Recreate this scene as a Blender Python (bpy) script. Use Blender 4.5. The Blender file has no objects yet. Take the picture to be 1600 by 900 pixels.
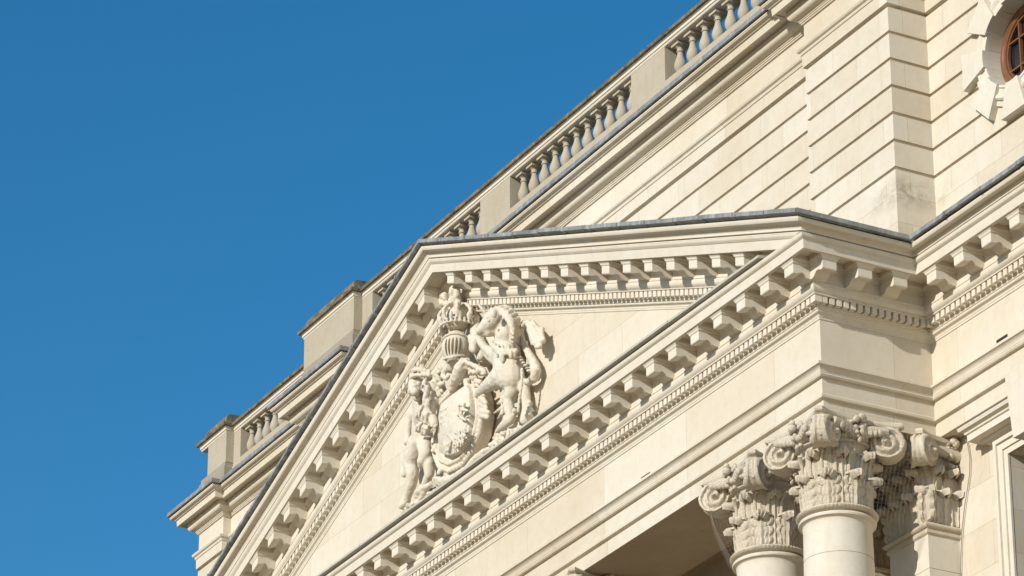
import bpy, bmesh, math, random
from mathutils import Vector, Matrix, noise
random.seed(7)
R = math.radians
ZO = 24.1            # height of the frieze top above the ground
C = bpy.context.scene
COL = C.collection

# ------------------------------------------------------------------ camera, sky, sun, exposure
cam_d = bpy.data.cameras.new('camera')
cam = bpy.data.objects.new('camera', cam_d); COL.objects.link(cam)
cx, cy, cz = (41.0389, -26.9428, -22.4921)
rt = [[0.474468, 0.374629, 0.796576], [0.880272, -0.200845, -0.429863], [-0.00105, 0.90516, -0.42507]]
m = Matrix(((rt[0][0], rt[0][1], rt[0][2], cx), (rt[1][0], rt[1][1], rt[1][2], cy), (rt[2][0], rt[2][1], rt[2][2], cz + ZO), (0, 0, 0, 1)))
cam.matrix_world = m
cam_d.sensor_width = 36.0
cam_d.lens = 6130.84 * 36.0 / 1600.0
cam_d.clip_start = 0.5; cam_d.clip_end = 5000
C.camera = cam

SUN = Vector((0.33, -1.0, 0.40)).normalized()
w = bpy.data.worlds.new('World'); C.world = w; w.use_nodes = True
nt = w.node_tree; bg = nt.nodes['Background']
sky = nt.nodes.new('ShaderNodeTexSky'); sky.sky_type = 'NISHITA'; sky.sun_disc = False
sky.sun_elevation = math.asin(SUN.z); sky.sun_rotation = math.atan2(SUN.x, SUN.y)
sky.altitude = 0; sky.air_density = 1.0; sky.dust_density = 0.25; sky.ozone_density = 3.0
hs = nt.nodes.new('ShaderNodeHueSaturation'); hs.inputs['Hue'].default_value = 0.493; hs.inputs['Saturation'].default_value = 1.33; hs.inputs['Value'].default_value = 1.22
nt.links.new(sky.outputs[0], hs.inputs['Color']); nt.links.new(hs.outputs[0], bg.inputs[0]); bg.inputs[1].default_value = 0.10
sd = bpy.data.lights.new('sun', 'SUN'); sd.energy = 4.0; sd.angle = R(0.53); sd.color = (1.0, 0.957, 0.893)
so = bpy.data.objects.new('sun', sd); COL.objects.link(so)
so.rotation_euler = (-SUN).to_track_quat('-Z', 'Y').to_euler(); so.location = (20, -60, 60)
C.view_settings.view_transform = 'Standard'; C.view_settings.look = 'None'
C.view_settings.gamma = 1; C.view_settings.exposure = 0.15
C.cycles.max_bounces = 8; C.cycles.diffuse_bounces = 5

# ------------------------------------------------------------------ materials
def nmat(name):
    mt = bpy.data.materials.new(name); mt.use_nodes = True
    t = mt.node_tree; b = t.nodes['Principled BSDF']
    return mt, t, b
def N(t, kind, **kw):
    n = t.nodes.new(kind)
    for k, v in kw.items():
        setattr(n, k, v)
    return n
def mix(t, fac, a, b, mode='MIX'):
    n = N(t, 'ShaderNodeMix', data_type='RGBA', blend_type=mode)
    for sock, v in ((n.inputs[0], fac), (n.inputs[6], a), (n.inputs[7], b)):
        if hasattr(v, 'is_linked'): t.links.new(v, sock)
        elif isinstance(v, (tuple, list)): sock.default_value = (*v, 1) if len(v) == 3 else v
        else: sock.default_value = v
    return n.outputs[2]
def noise_tex(t, vec, scale, detail=4, rough=0.55, dist=0.0):
    n = N(t, 'ShaderNodeTexNoise'); n.inputs['Scale'].default_value = scale
    n.inputs['Detail'].default_value = detail; n.inputs['Roughness'].default_value = rough
    n.inputs['Distortion'].default_value = dist
    if vec is not None: t.links.new(vec, n.inputs['Vector'])
    return n.outputs['Fac']
def ramp(t, fac, stops):
    n = N(t, 'ShaderNodeValToRGB'); t.links.new(fac, n.inputs[0])
    e = n.color_ramp.elements
    while len(e) < len(stops): e.new(0.5)
    for i, (p, c) in enumerate(stops):
        e[i].position = p; e[i].color = (*c, 1) if isinstance(c, tuple) else (c, c, c, 1)
    return n.outputs[0]
def mapping(t, vec, scale):
    n = N(t, 'ShaderNodeMapping'); t.links.new(vec, n.inputs[0]); n.inputs['Scale'].default_value = scale
    return n.outputs[0]

def stone(name, base, dark, blocks=None, grime=0.35, bump=0.25, coarse=1.0, streak=0.5, carved=False, blot=None):
    """Portland stone: tone per block, soft mottling, thin rain streaks, pitted surface."""
    mt, t, b = nmat(name)
    pos = N(t, 'ShaderNodeNewGeometry').outputs['Position']
    col = mix(t, ramp(t, noise_tex(t, pos, 0.9 * coarse, 6, 0.6), [(0.35, 0.0), (0.72, 1.0)]), base, tuple(c * k for c, k in zip(base, (0.93, 0.90, 0.85))))
    col = mix(t, ramp(t, noise_tex(t, pos, 6.0, 8, 0.7), [(0.45, 0.0), (0.8, 0.55)]), col, tuple(c * k for c, k in zip(base, (0.80, 0.76, 0.68))))
    sv = mapping(t, pos, (7.0, 7.0, 0.55))
    st = ramp(t, noise_tex(t, sv, 1.0, 6, 0.65), [(0.55, 0.0), (0.78, streak)])
    col = mix(t, st, col, tuple(c * k for c, k in zip(base, (0.78, 0.75, 0.68))))
    gv = ramp(t, noise_tex(t, pos, 2.3, 10, 0.75, 0.6), [(0.60, 0.0), (0.74, grime)])
    col = mix(t, gv, col, dark)
    if blot:      # one soiled patch of its own shape: centre, radii
        (bx, by, bz), (rx, ry, rz) = blot
        mp = N(t, 'ShaderNodeMapping'); t.links.new(pos, mp.inputs[0])
        mp.inputs['Location'].default_value = (-bx / rx, -by / ry, -bz / rz); mp.inputs['Scale'].default_value = (1 / rx, 1 / ry, 1 / rz)
        ln = N(t, 'ShaderNodeVectorMath', operation='LENGTH'); t.links.new(mp.outputs[0], ln.inputs[0])
        fall = ramp(t, ln.outputs['Value'], [(0.2, 1.0), (1.0, 0.0)])
        nz = ramp(t, noise_tex(t, pos, 5.0, 9, 0.75, 0.5), [(0.40, 0.0), (0.60, 1.0)])
        ml_ = N(t, 'ShaderNodeMath', operation='MULTIPLY'); t.links.new(fall, ml_.inputs[0]); t.links.new(nz, ml_.inputs[1])
        m2_ = N(t, 'ShaderNodeMath', operation='MULTIPLY'); t.links.new(ml_.outputs[0], m2_.inputs[0]); m2_.inputs[1].default_value = 0.6
        col = mix(t, m2_.outputs[0], col, (0.20, 0.17, 0.12))
    h = noise_tex(t, pos, 45.0, 6, 0.7)
    if blocks:
        bw, bh, off = blocks
        sx = N(t, 'ShaderNodeSeparateXYZ'); t.links.new(pos, sx.inputs[0])
        ad = N(t, 'ShaderNodeMath', operation='SUBTRACT'); t.links.new(sx.outputs[0], ad.inputs[0]); t.links.new(sx.outputs[1], ad.inputs[1])
        zz = N(t, 'ShaderNodeMath', operation='SUBTRACT'); t.links.new(sx.outputs[2], zz.inputs[0]); zz.inputs[1].default_value = off
        cb = N(t, 'ShaderNodeCombineXYZ'); t.links.new(ad.outputs[0], cb.inputs[0]); t.links.new(zz.outputs[0], cb.inputs[1])
        br = N(t, 'ShaderNodeTexBrick'); t.links.new(cb.outputs[0], br.inputs['Vector'])
        br.inputs['Scale'].default_value = 1.0; br.inputs['Brick Width'].default_value = bw; br.inputs['Row Height'].default_value = bh
        br.inputs['Mortar Size'].default_value = 0.0035; br.inputs['Mortar Smooth'].default_value = 0.3; br.inputs['Bias'].default_value = 0.1
        br.inputs['Color1'].default_value = (1, 1, 1, 1); br.inputs['Color2'].default_value = (0.90, 0.865, 0.81, 1); br.inputs['Mortar'].default_value = (0.62, 0.55, 0.44, 1)
        col = mix(t, 1.0, col, br.outputs['Color'], 'MULTIPLY')
    t.links.new(col, b.inputs['Base Color'])
    b.inputs['Roughness'].default_value = 0.85
    b.inputs['Specular IOR Level'].default_value = 0.25
    bp = N(t, 'ShaderNodeBump'); bp.inputs['Strength'].default_value = bump; bp.inputs['Distance'].default_value = 0.012
    if carved:
        h2 = noise_tex(t, pos, 14.0, 5, 0.6)
        mm = N(t, 'ShaderNodeMath', operation='MULTIPLY_ADD'); t.links.new(h2, mm.inputs[0]); mm.inputs[1].default_value = 2.2; t.links.new(h, mm.inputs[2])
        h = mm.outputs[0]
    t.links.new(h, bp.inputs['Height']); t.links.new(bp.outputs[0], b.inputs['Normal'])
    return mt
PB = (0.66, 0.605, 0.505)
PD = (0.30, 0.25, 0.18)
M_ST = stone('portland_stone', PB, PD, None, 0.30)
M_BL = stone('portland_ashlar', PB, PD, (1.35, 0.62, 0.18), 0.22, 0.18)
M_RU = stone('rusticated_ashlar', PB, PD, (1.25, 0.4435, 29.768 - 0.4435 * 60), 0.25, 0.2, blot=((-0.55, 1.95, 26.72), (0.9, 0.75, 0.30)))
M_FR = stone('frieze_stone', PB, PD, (2.4, 6.0, 20.9), 0.20, 0.18)
M_CV = stone('carved_stone', (0.66, 0.60, 0.495), (0.40, 0.31, 0.20), None, 0.35, 0.55, 1.6, 0.35, True)
M_CP = stone('capital_stone', (0.60, 0.53, 0.42), (0.30, 0.22, 0.13), None, 0.55, 0.55, 1.6, 0.35, True)
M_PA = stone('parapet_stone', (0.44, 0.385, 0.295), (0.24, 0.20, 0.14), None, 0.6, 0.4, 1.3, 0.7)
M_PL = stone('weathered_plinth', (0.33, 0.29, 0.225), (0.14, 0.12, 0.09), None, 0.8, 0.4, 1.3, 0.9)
def weathered():
    mt, t, b = nmat('lichened_stone')
    pos = N(t, 'ShaderNodeNewGeometry').outputs['Position']
    col = mix(t, ramp(t, noise_tex(t, pos, 3.0, 8, 0.7), [(0.35, 0.0), (0.65, 1.0)]), (0.065, 0.056, 0.04), (0.21, 0.18, 0.125))
    col = mix(t, ramp(t, noise_tex(t, pos, 5.5, 8, 0.7, 0.8), [(0.52, 0.0), (0.62, 0.85)]), col, (0.36, 0.23, 0.06))
    col = mix(t, ramp(t, noise_tex(t, pos, 9.0, 8, 0.7, 0.4), [(0.60, 0.0), (0.70, 0.8)]), col, (0.045, 0.042, 0.035))
    t.links.new(col, b.inputs['Base Color']); b.inputs['Roughness'].default_value = 0.95
    bp = N(t, 'ShaderNodeBump'); bp.inputs['Strength'].default_value = 0.6; bp.inputs['Distance'].default_value = 0.02
    t.links.new(noise_tex(t, pos, 22, 8, 0.7), bp.inputs['Height']); t.links.new(bp.outputs[0], b.inputs['Normal'])
    return mt
M_WE = weathered()
def lead():
    mt, t, b = nmat('sheet_lead')
    pos = N(t, 'ShaderNodeNewGeometry').outputs['Position']
    col = mix(t, ramp(t, noise_tex(t, pos, 3.5, 8, 0.7), [(0.35, 0.0), (0.7, 1.0)]), (0.16, 0.165, 0.16), (0.31, 0.315, 0.30))
    sv = mapping(t, pos, (9, 9, 0.8))
    col = mix(t, ramp(t, noise_tex(t, sv, 1.0, 5, 0.6), [(0.5, 0.0), (0.75, 0.6)]), col, (0.52, 0.53, 0.52))
    col = mix(t, ramp(t, noise_tex(t, pos, 8.0, 8, 0.7), [(0.6, 0.0), (0.75, 0.7)]), col, (0.12, 0.115, 0.10))
    t.links.new(col, b.inputs['Base Color']); b.inputs['Roughness'].default_value = 0.62; b.inputs['Metallic'].default_value = 0.15
    bp = N(t, 'ShaderNodeBump'); bp.inputs['Strength'].default_value = 0.4; bp.inputs['Distance'].default_value = 0.02
    t.links.new(noise_tex(t, pos, 12, 4, 0.6), bp.inputs['Height']); t.links.new(bp.outputs[0], b.inputs['Normal'])
    return mt
M_LE = lead()
M_LW = stone('weathered_flashing', (0.46, 0.44, 0.375), (0.22, 0.20, 0.16), None, 0.7, 0.3, 2.0, 0.9)
def plain(name, c, rough=0.6, metal=0.0, spec=0.5, var=0.25, sc=6.0):
    mt, t, b = nmat(name)
    pos = N(t, 'ShaderNodeNewGeometry').outputs['Position']
    col = mix(t, noise_tex(t, pos, sc, 6, 0.6), c, tuple(x * (1 - var) for x in c))
    t.links.new(col, b.inputs['Base Color']); b.inputs['Roughness'].default_value = rough
    b.inputs['Metallic'].default_value = metal; b.inputs['Specular IOR Level'].default_value = spec
    return mt
M_WO = plain('varnished_wood', (0.23, 0.095, 0.04), 0.42, var=0.5, sc=14)
M_GL = plain('window_glass', (0.010, 0.014, 0.022), 0.06, 0.0, 0.9)
M_DK = plain('dark_interior', (0.03, 0.025, 0.02), 0.9)
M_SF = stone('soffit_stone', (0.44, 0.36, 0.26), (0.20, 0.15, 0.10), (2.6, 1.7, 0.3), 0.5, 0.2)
M_PV = plain('paving', (0.28, 0.19, 0.105), 0.9, var=0.2, sc=0.6)
M_NE = plain('net_cord', (0.30, 0.27, 0.22), 0.8)
M_VS = plain('visor_slot_shade', (0.22, 0.165, 0.10), 0.95)  # dark brown: the shade inside the visor slots put into the colour
M_GV = plain('soiled_joint', (0.30, 0.235, 0.15), 0.95)

# ------------------------------------------------------------------ mesh helpers
class MB:
    def __init__(s): s.v = []; s.f = []
    def add(s, vs, fs):
        o = len(s.v); s.v += [tuple(v) for v in vs]; s.f += [tuple(i + o for i in f) for f in fs]; return s
    def box(s, x0, x1, y0, y1, z0, z1):
        return s.add([(x0, y0, z0), (x1, y0, z0), (x1, y1, z0), (x0, y1, z0), (x0, y0, z1), (x1, y0, z1), (x1, y1, z1), (x0, y1, z1)],
                     [(0, 3, 2, 1), (4, 5, 6, 7), (0, 1, 5, 4), (1, 2, 6, 5), (2, 3, 7, 6), (3, 0, 4, 7)])
    def prism(s, pts, y0, y1):
        """polygon of (x, z) given depth y0..y1"""
        n = len(pts)
        return s.add([(x, y0, z) for x, z in pts] + [(x, y1, z) for x, z in pts],
                     [tuple(range(n)), tuple(range(2 * n - 1, n - 1, -1))] + [(i, i + n, (i + 1) % n + n, (i + 1) % n) for i in range(n)])
    def lathe(s, prof, n=32, cx=0, cy=0, mod=None):
        vs = []
        for i in range(n):
            a = 2 * math.pi * i / n
            for j, (r, z) in enumerate(prof):
                rr = r if mod is None else r + mod(a, j)
                vs.append((cx + rr * math.cos(a), cy + rr * math.sin(a), z))
        k = len(prof); fs = []
        for i in range(n):
            i2 = (i + 1) % n
            for j in range(k - 1): fs.append((i * k + j, i2 * k + j, i2 * k + j + 1, i * k + j + 1))
        fs.append(tuple(i * k for i in range(n))[::-1]); fs.append(tuple(i * k + k - 1 for i in range(n)))
        return s.add(vs, fs)
    def ell(s, c, r, rot=None, seg=14, ring=9):
        vs = []; fs = []
        for i in range(ring + 1):
            th = math.pi * i / ring
            for j in range(seg):
                ph = 2 * math.pi * j / seg
                p = Vector((r[0] * math.sin(th) * math.cos(ph), r[1] * math.sin(th) * math.sin(ph), r[2] * math.cos(th)))
                if rot is not None: p = rot @ p
                vs.append((c[0] + p.x, c[1] + p.y, c[2] + p.z))
        for i in range(ring):
            for j in range(seg):
                j2 = (j + 1) % seg
                fs.append((i * seg + j, (i + 1) * seg + j, (i + 1) * seg + j2, i * seg + j2))
        return s.add(vs, fs)
    def tube(s, pts, rad, n=10, flat=None):
        """tapered tube along points; rad list or number; flat=(scale along y)"""
        P = [Vector(p) for p in pts]; k = len(P)
        if not hasattr(rad, '__len__'): rad = [rad] * k
        vs = []; fs = []; up = Vector((0.03, 1, 0.02)).normalized()
        for i in range(k):
            d = (P[min(i + 1, k - 1)] - P[max(i - 1, 0)]).normalized()
            a = d.cross(up)
            if a.length < 1e-3: a = d.cross(Vector((1, 0, 0)))
            a.normalize(); b = a.cross(d).normalized()
            for j in range(n):
                t = 2 * math.pi * j / n
                vs.append(P[i] + a * (rad[i] * math.cos(t)) + b * (rad[i] * (flat or 1.0) * math.sin(t)))
        for i in range(k - 1):
            for j in range(n):
                j2 = (j + 1) % n
                fs.append((i * n + j, i * n + j2, (i + 1) * n + j2, (i + 1) * n + j))
        fs.append(tuple(range(n))[::-1]); fs.append(tuple(range((k - 1) * n, k * n)))
        return s.add(vs, fs)
    def mesh(s, name, mat, smooth=30, fix=True):
        me = bpy.data.meshes.new(name); me.from_pydata(s.v, [], s.f); me.materials.append(mat)
        if fix:
            bm = bmesh.new(); bm.from_mesh(me); bmesh.ops.recalc_face_normals(bm, faces=bm.faces); bm.to_mesh(me); bm.free()
        if smooth:
            me.shade_smooth(); me.set_sharp_from_angle(angle=R(smooth))
        me.update(); return me
    def build(s, name, mat, parent=None, smooth=30, loc=None, fix=True):
        return put(name, s.mesh(name, mat, smooth, fix), parent, loc)
def put(name, me, parent=None, loc=None, rz=0.0):
    o = bpy.data.objects.new(name, me); COL.objects.link(o)
    if parent is not None: o.parent = parent
    l = Vector(loc) if loc is not None else Vector((0, 0, 0))
    o.location = (l.x, l.y, l.z + (ZO if (parent is None or parent.type == 'EMPTY') else 0.0))
    o.rotation_euler = (0, 0, rz)
    return o
def tag(o, label=None, cat=None, group=None, kind=None):
    for k, v in (('label', label), ('category', cat), ('group', group), ('kind', kind)):
        if v: o[k] = v
    return o
def thing(name, label, cat, group=None):
    o = bpy.data.objects.new(name, None); COL.objects.link(o); o.empty_display_size = 0.5
    return tag(o, label, cat, group)

def sweep(prof, path, i0=0, i1=None, mb=None):
    """closed profile [(p, z)] carried along plan path [(x, y)] with mitred corners; p is the projection to the right of travel"""
    mb = mb or MB(); n = len(path); i1 = n - 1 if i1 is None else i1
    nr = []
    for i in range(n - 1):
        dx, dy = path[i + 1][0] - path[i][0], path[i + 1][1] - path[i][1]; l = math.hypot(dx, dy); nr.append((dy / l, -dx / l))
    vs = []; k = len(prof)
    for i in range(i0, i1 + 1):
        if i == 0: mx, my = nr[0]
        elif i == n - 1: mx, my = nr[-1]
        else:
            a, b = nr[i - 1], nr[i]; q = 1 + a[0] * b[0] + a[1] * b[1]; mx, my = (a[0] + b[0]) / q, (a[1] + b[1]) / q
        for p, z in prof: vs.append((path[i][0] + mx * p, path[i][1] + my * p, z))
    fs = []
    for i in range(i1 - i0):
        for j in range(k):
            j2 = (j + 1) % k
            fs.append((i * k + j, i * k + j2, (i + 1) * k + j2, (i + 1) * k + j))
    fs.append(tuple(range(k))); fs.append(tuple(range((i1 - i0) * k, (i1 - i0) * k + k))[::-1])
    return mb.add(vs, fs)
def arc(p0, z0, p1, z1, bulge, n=5):
    """curved moulding between two points; bulge >0 pushes out (ovolo), <0 in (cavetto)"""
    out = []
    for i in range(n + 1):
        t = i / n; p = p0 + (p1 - p0) * t; z = z0 + (z1 - z0) * t
        l = math.hypot(p1 - p0, z1 - z0); nx, nz = (z1 - z0) / l, -(p1 - p0) / l
        h = bulge * 4 * t * (1 - t) * l
        out.append((p + nx * h, z + nz * h))
    return out
def cyma(p0, z0, p1, z1, a=0.14, n=9):
    """cyma recta: convex below, hollow above"""
    out = []; l = math.hypot(p1 - p0, z1 - z0); nx, nz = (z1 - z0) / l, -(p1 - p0) / l
    for i in range(n + 1):
        t = i / n; h = a * l * math.sin(2 * math.pi * t)
        out.append((p0 + (p1 - p0) * t + nx * h, z0 + (z1 - z0) * t + nz * h))
    return out

# ------------------------------------------------------------------ ground
g = MB().add([(-900, -900, 0), (900, -900, 0), (900, 900, 0), (-900, 900, 0)], [(0, 1, 2, 3)])
tag(put('ground', g.mesh('ground', M_PV, 0), None, (0, 0, -ZO)), kind='structure')

# ------------------------------------------------------------------ the building
XA = -10.45; SL = 0.3846; D = 1.83; YW = 2.14
BLD = thing('government_building', 'pale stone classical government building with pedimented portico, coupled columns and balustraded attic against blue sky', 'building')
XL = 2 * XA           # mirrored left end of the portico
PATH = [(XL, YW + 0.3), (XL, 0.0), (0.0, 0.0), (0.0, D), (12.0, D)]
# architrave, frieze, bed mouldings, corona
arch = [(-0.03, -1.41), (-0.03, -1.185)] + [(0.0, -1.18), (0.022, -1.165), (0.026, -1.13), (0.004, -1.10)] + [(0.0, -1.10), (0.0, -0.875), (0.05, -0.87), (0.066, -0.845), (0.056, -0.822)] + \
    arc(0.062, -0.82, 0.115, -0.735, -0.16) + [(0.13, -0.73), (0.13, -0.69), (0.0, -0.655), (-0.90, -0.655), (-0.90, -1.41)]
sweep(arch, PATH).build('architrave', M_FR, BLD, 25)
fz = [(0.0, -0.655), (0.0, 0.0), (-0.60, 0.0), (-0.60, -0.655)]
sweep(fz, PATH).build('frieze', M_FR, BLD, 25)
BED = [(-0.6, 0.0), (0.012, 0.0), (0.016, 0.03)] + cyma(0.022, 0.032, 0.072, 0.112, -0.12, 6) + [(0.085, 0.118), (0.085, 0.15), (0.10, 0.155), (0.10, 0.266), (0.20, 0.268), (0.204, 0.285)] + \
    arc(0.182, 0.288, 0.236, 0.405, 0.20) + [(0.246, 0.41), (0.246, 0.432), (0.222, 0.436), (0.222, 0.60)] + arc(0.225, 0.60, 0.30, 0.665, -0.15, 4) + [(0.31, 0.67), (0.31, 0.69)]
TOPC = [(0.31, 0.742), (0.575, 0.742), (0.575, 0.678), (0.633, 0.678), (0.652, 0.806), (0.668, 0.812)] + arc(0.668, 0.815, 0.70, 0.862, 0.18, 4) + [(0.702, 0.866), (0.70, 0.878), (0.665, 0.90), (-0.6, 0.90)]
sweep(BED + TOPC, PATH).build('cornice', M_ST, BLD, 25)
CYM = [(-0.6, 0.902), (0.70, 0.902), (0.70, 0.935)] + cyma(0.703, 0.938, 0.838, 1.0, -0.17) + [(0.838, 1.02), (0.80, 1.03), (-0.6, 1.12)]
sweep(CYM, PATH, 2, 4).build('gutter_moulding', M_ST, BLD, 25)
sweep(CYM, PATH, 0, 1).build('gutter_moulding', M_ST, BLD, 25)
LEP = [(-0.6, 1.125), (0.80, 1.052), (0.89, 1.042), (0.905, 1.044), (0.898, 1.112), (-0.6, 1.19)]

def jitter_sweep(prof, pts, mb, nor=(0, -1), step=0.85, sag=0.006, roll=True, zfun=None):
    """lead dressed in lengths along a straight run between two plan points, with welted joints between lengths"""
    (x0, y0), (x1, y1) = pts; L = math.hypot(x1 - x0, y1 - y0); n = max(1, int(L / step)); k = len(prof)
    for i in range(n):
        a, b = i / n, (i + 1) / n
        dz = random.uniform(-sag, sag); dp = random.uniform(-sag, sag)
        rows = [(a, 0), (a + (b - a) * 0.35, random.uniform(-.004, .004)), (a + (b - a) * 0.7, random.uniform(-.004, .004)), (b, 0)]
        vs = []
        for t, e in rows:
            X = x0 + (x1 - x0) * t; Y = y0 + (y1 - y0) * t
            for p, z in prof:
                vs.append((X + nor[0] * (p + dp * (p > 0)), Y + nor[1] * (p + dp * (p > 0)), z + dz + e + (zfun(X, p) if zfun else 0)))
        fs = []
        for q in range(3):
            for j in range(k):
                j2 = (j + 1) % k
                fs.append((q * k + j, q * k + j2, (q + 1) * k + j2, (q + 1) * k + j))
        fs.append(tuple(range(k))); fs.append(tuple(range(3 * k, 4 * k))[::-1]); mb.add(vs, fs)
        if roll and i:
            X = x0 + (x1 - x0) * a; Y = y0 + (y1 - y0) * a; w2 = 0.022; ux, uy = (x1 - x0) / L, (y1 - y0) / L
            vs = []
            for sgn in (-1, 1):
                XX, YY = X + ux * w2 * sgn, Y + uy * w2 * sgn
                for p, z in prof:
                    pp = p + (0.014 if p > 0.3 else 0)
                    vs.append((XX + nor[0] * pp, YY + nor[1] * pp, z + (0.014 if z > prof[0][1] else -0.01) + (zfun(XX, p) if zfun else 0)))
            fs = [(j, (j + 1) % k, k + (j + 1) % k, k + j) for j in range(k)] + [tuple(range(k)), tuple(range(k, 2 * k))[::-1]]
            mb.add(vs, fs)
    return mb
lm = MB(); e = 0.88
sweep(LEP, PATH, 2, 3, lm)
lm.build('lead_flashing', M_LE, BLD, 25)
lm = MB(); jitter_sweep(LEP, [(0.885, D), (12.0, D)], lm); lm.build('lead_flashing', M_LE, BLD, 25)
# lead on top of the horizontal cornice inside the pediment
HLE = [(-0.02, 1.01), (0.66, 0.93), (0.735, 0.918), (0.748, 0.922), (0.745, 0.962), (-0.02, 1.07)]
lm = MB(); jitter_sweep(HLE, [(XL + 0.7, 0), (-0.35, 0)], lm, step=2.4, sag=0.004); lm.build('lead_flashing', M_LW, BLD, 25)
# raking cornices: the same mouldings climbing to the apex
def cfun(p): return SL * max(p, 0.633)
def rake(prof, xr, mb, sgn, xt=None, extra=None):
    """sgn=+1 right slope, -1 the left slope (mirrored about the apex)"""
    k = len(prof); vs = []
    for st in (0, 1):
        for p, z in prof:
            X = (max(p, 0.0) if xr is None else xr) if st == 0 else XA
            zz = z + cfun(p) - SL * X
            vs.append((X if sgn > 0 else 2 * XA - X, -p, zz))
    fs = [(j, (j + 1) % k, k + (j + 1) % k, k + j) for j in range(k)] + [tuple(range(k)), tuple(range(k, 2 * k))[::-1]]
    return mb.add(vs, fs)
def clip_build(mb, name, mat, z, smooth=25):
    me = mb.mesh(name, mat, 0); bm = bmesh.new(); bm.from_mesh(me)
    geom = bm.verts[:] + bm.edges[:] + bm.faces[:]
    bmesh.ops.bisect_plane(bm, geom=geom, plane_co=(0, 0, z), plane_no=(0, 0, 1), clear_inner=True)
    bmesh.ops.holes_fill(bm, edges=[e_ for e_ in bm.edges if e_.is_boundary]); bmesh.ops.recalc_face_normals(bm, faces=bm.faces)
    bm.to_mesh(me); bm.free(); me.shade_smooth(); me.set_sharp_from_angle(angle=R(smooth))
    return put(name, me, BLD)
for sg in (1, -1):
    clip_build(rake(BED + TOPC[:-1] + [(-0.3, 0.90), (-0.3, 0.0)][:1] + [(-0.6, 0.90)], None, MB(), sg), 'raking_cornice', M_ST, 0.893)
    clip_build(rake([(-0.6, 0.902), (0.70, 0.902), (0.70, 0.935)] + cyma(0.703, 0.938, 0.838, 1.0, -0.17) + [(0.838, 1.02), (0.80, 1.03), (-0.6, 1.12)], None, MB(), sg), 'gutter_moulding', M_ST, 0.88)
    lm = MB()
    zf = lambda X, p: cfun(p) - SL * (X if sg > 0 else 2 * XA - X)
    ends = [(0.86, 0), (XA, 0)] if sg > 0 else [(2 * XA - 0.86, 0), (XA, 0)]
    jitter_sweep(LEP, ends, lm, step=0.78, zfun=zf)
    lm.build('lead_flashing', M_LE, BLD, 25)
# tympanum and an unseen portico roof, added to block sun leaking in behind
zt = lambda x: 0.26 - SL * x
MB().prism([(XL + 0.3, 0.6), (XL + 0.3, 0.62), (XA, zt(XA) + 0.15), (-0.3, 0.62), (-0.3, 0.6)], 0.0, 0.5).build('tympanum', M_BL, BLD, 0)
MB().prism([(XL - 0.4, 1.0), (XA, zt(XA) + 1.05), (0.4, 1.0)], 0.5, 2.0).build('roof', M_LE, BLD, 0)

# modillion brackets
def modillion_mesh(shear=0.0, lift=0.0, name='modillion'):
    w2 = 0.113; mb = MB()
    # side outline (p, z): scroll tail low at the wall, nose at the front
    side = [(0.21, 0.742), (0.21, 0.436), (0.262, 0.428), (0.315, 0.433), (0.352, 0.452), (0.385, 0.486), (0.425, 0.505), (0.462, 0.497), (0.495, 0.481), (0.53, 0.474), (0.56, 0.478), (0.568, 0.492), (0.568, 0.60), (0.568, 0.742)]
    n = len(side)
    vs = [(-w2, -p, z) for p, z in side] + [(w2, -p, z) for p, z in side]
    fs = [tuple(range(n)), tuple(range(2 * n - 1, n - 1, -1))] + [(i, i + n, (i + 1) % n + n, (i + 1) % n) for i in range(n)]
    mb.add(vs, fs)
    # capping ogee round three sides, widening upward
    ring = [(0.004, 0.612), (0.018, 0.625), (0.022, 0.645), (0.045, 0.668), (0.05, 0.675), (0.05, 0.744)]
    k = len(ring); vs = []; fs = []
    for (sx, py) in ((-1, 0.20), (-1, 1), (1, 1), (1, 0.20)):
        for o, z in ring:
            vs.append((sx * (w2 + o), -(py if py < 1 else 0.568 + o * 0.8), z))
    for i in range(3):
        for j in range(k - 1): fs.append((i * k + j, (i + 1) * k + j, (i + 1) * k + j + 1, i * k + j + 1))
    fs.append((0, k, 2 * k, 3 * k)); fs.append((k - 1, 2 * k - 1, 3 * k - 1, 4 * k - 1)); fs.append(tuple(range(k))); fs.append(tuple(range(3 * k, 4 * k)))
    mb.add(vs, fs)
    mb.v = [(x, y, z - shear * x + lift) for x, y, z in mb.v]
    return mb.mesh(name, M_ST, 25)
md = modillion_mesh(); mr = modillion_mesh(SL, 0.2435); ml = modillion_mesh(-SL, 0.2435)
for k in range(-1, 33):
    put('modillion', md, BLD, (-0.487 - 0.6296 * k, 0, 0))
for k in range(3): put('modillion', md, BLD, (0, -0.18 + 0.5775 * k, 0), R(90))
for k in range(9): put('modillion', md, BLD, (0.905 + 0.6575 * k, D, 0))
for k in range(0, 16):
    x = -0.487 - 0.6296 * k
    if k > 0: put('modillion', mr, BLD, (x, 0, -SL * x))
    if k > 0: put('modillion', ml, BLD, (2 * XA - x, 0, -SL * x))
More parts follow.
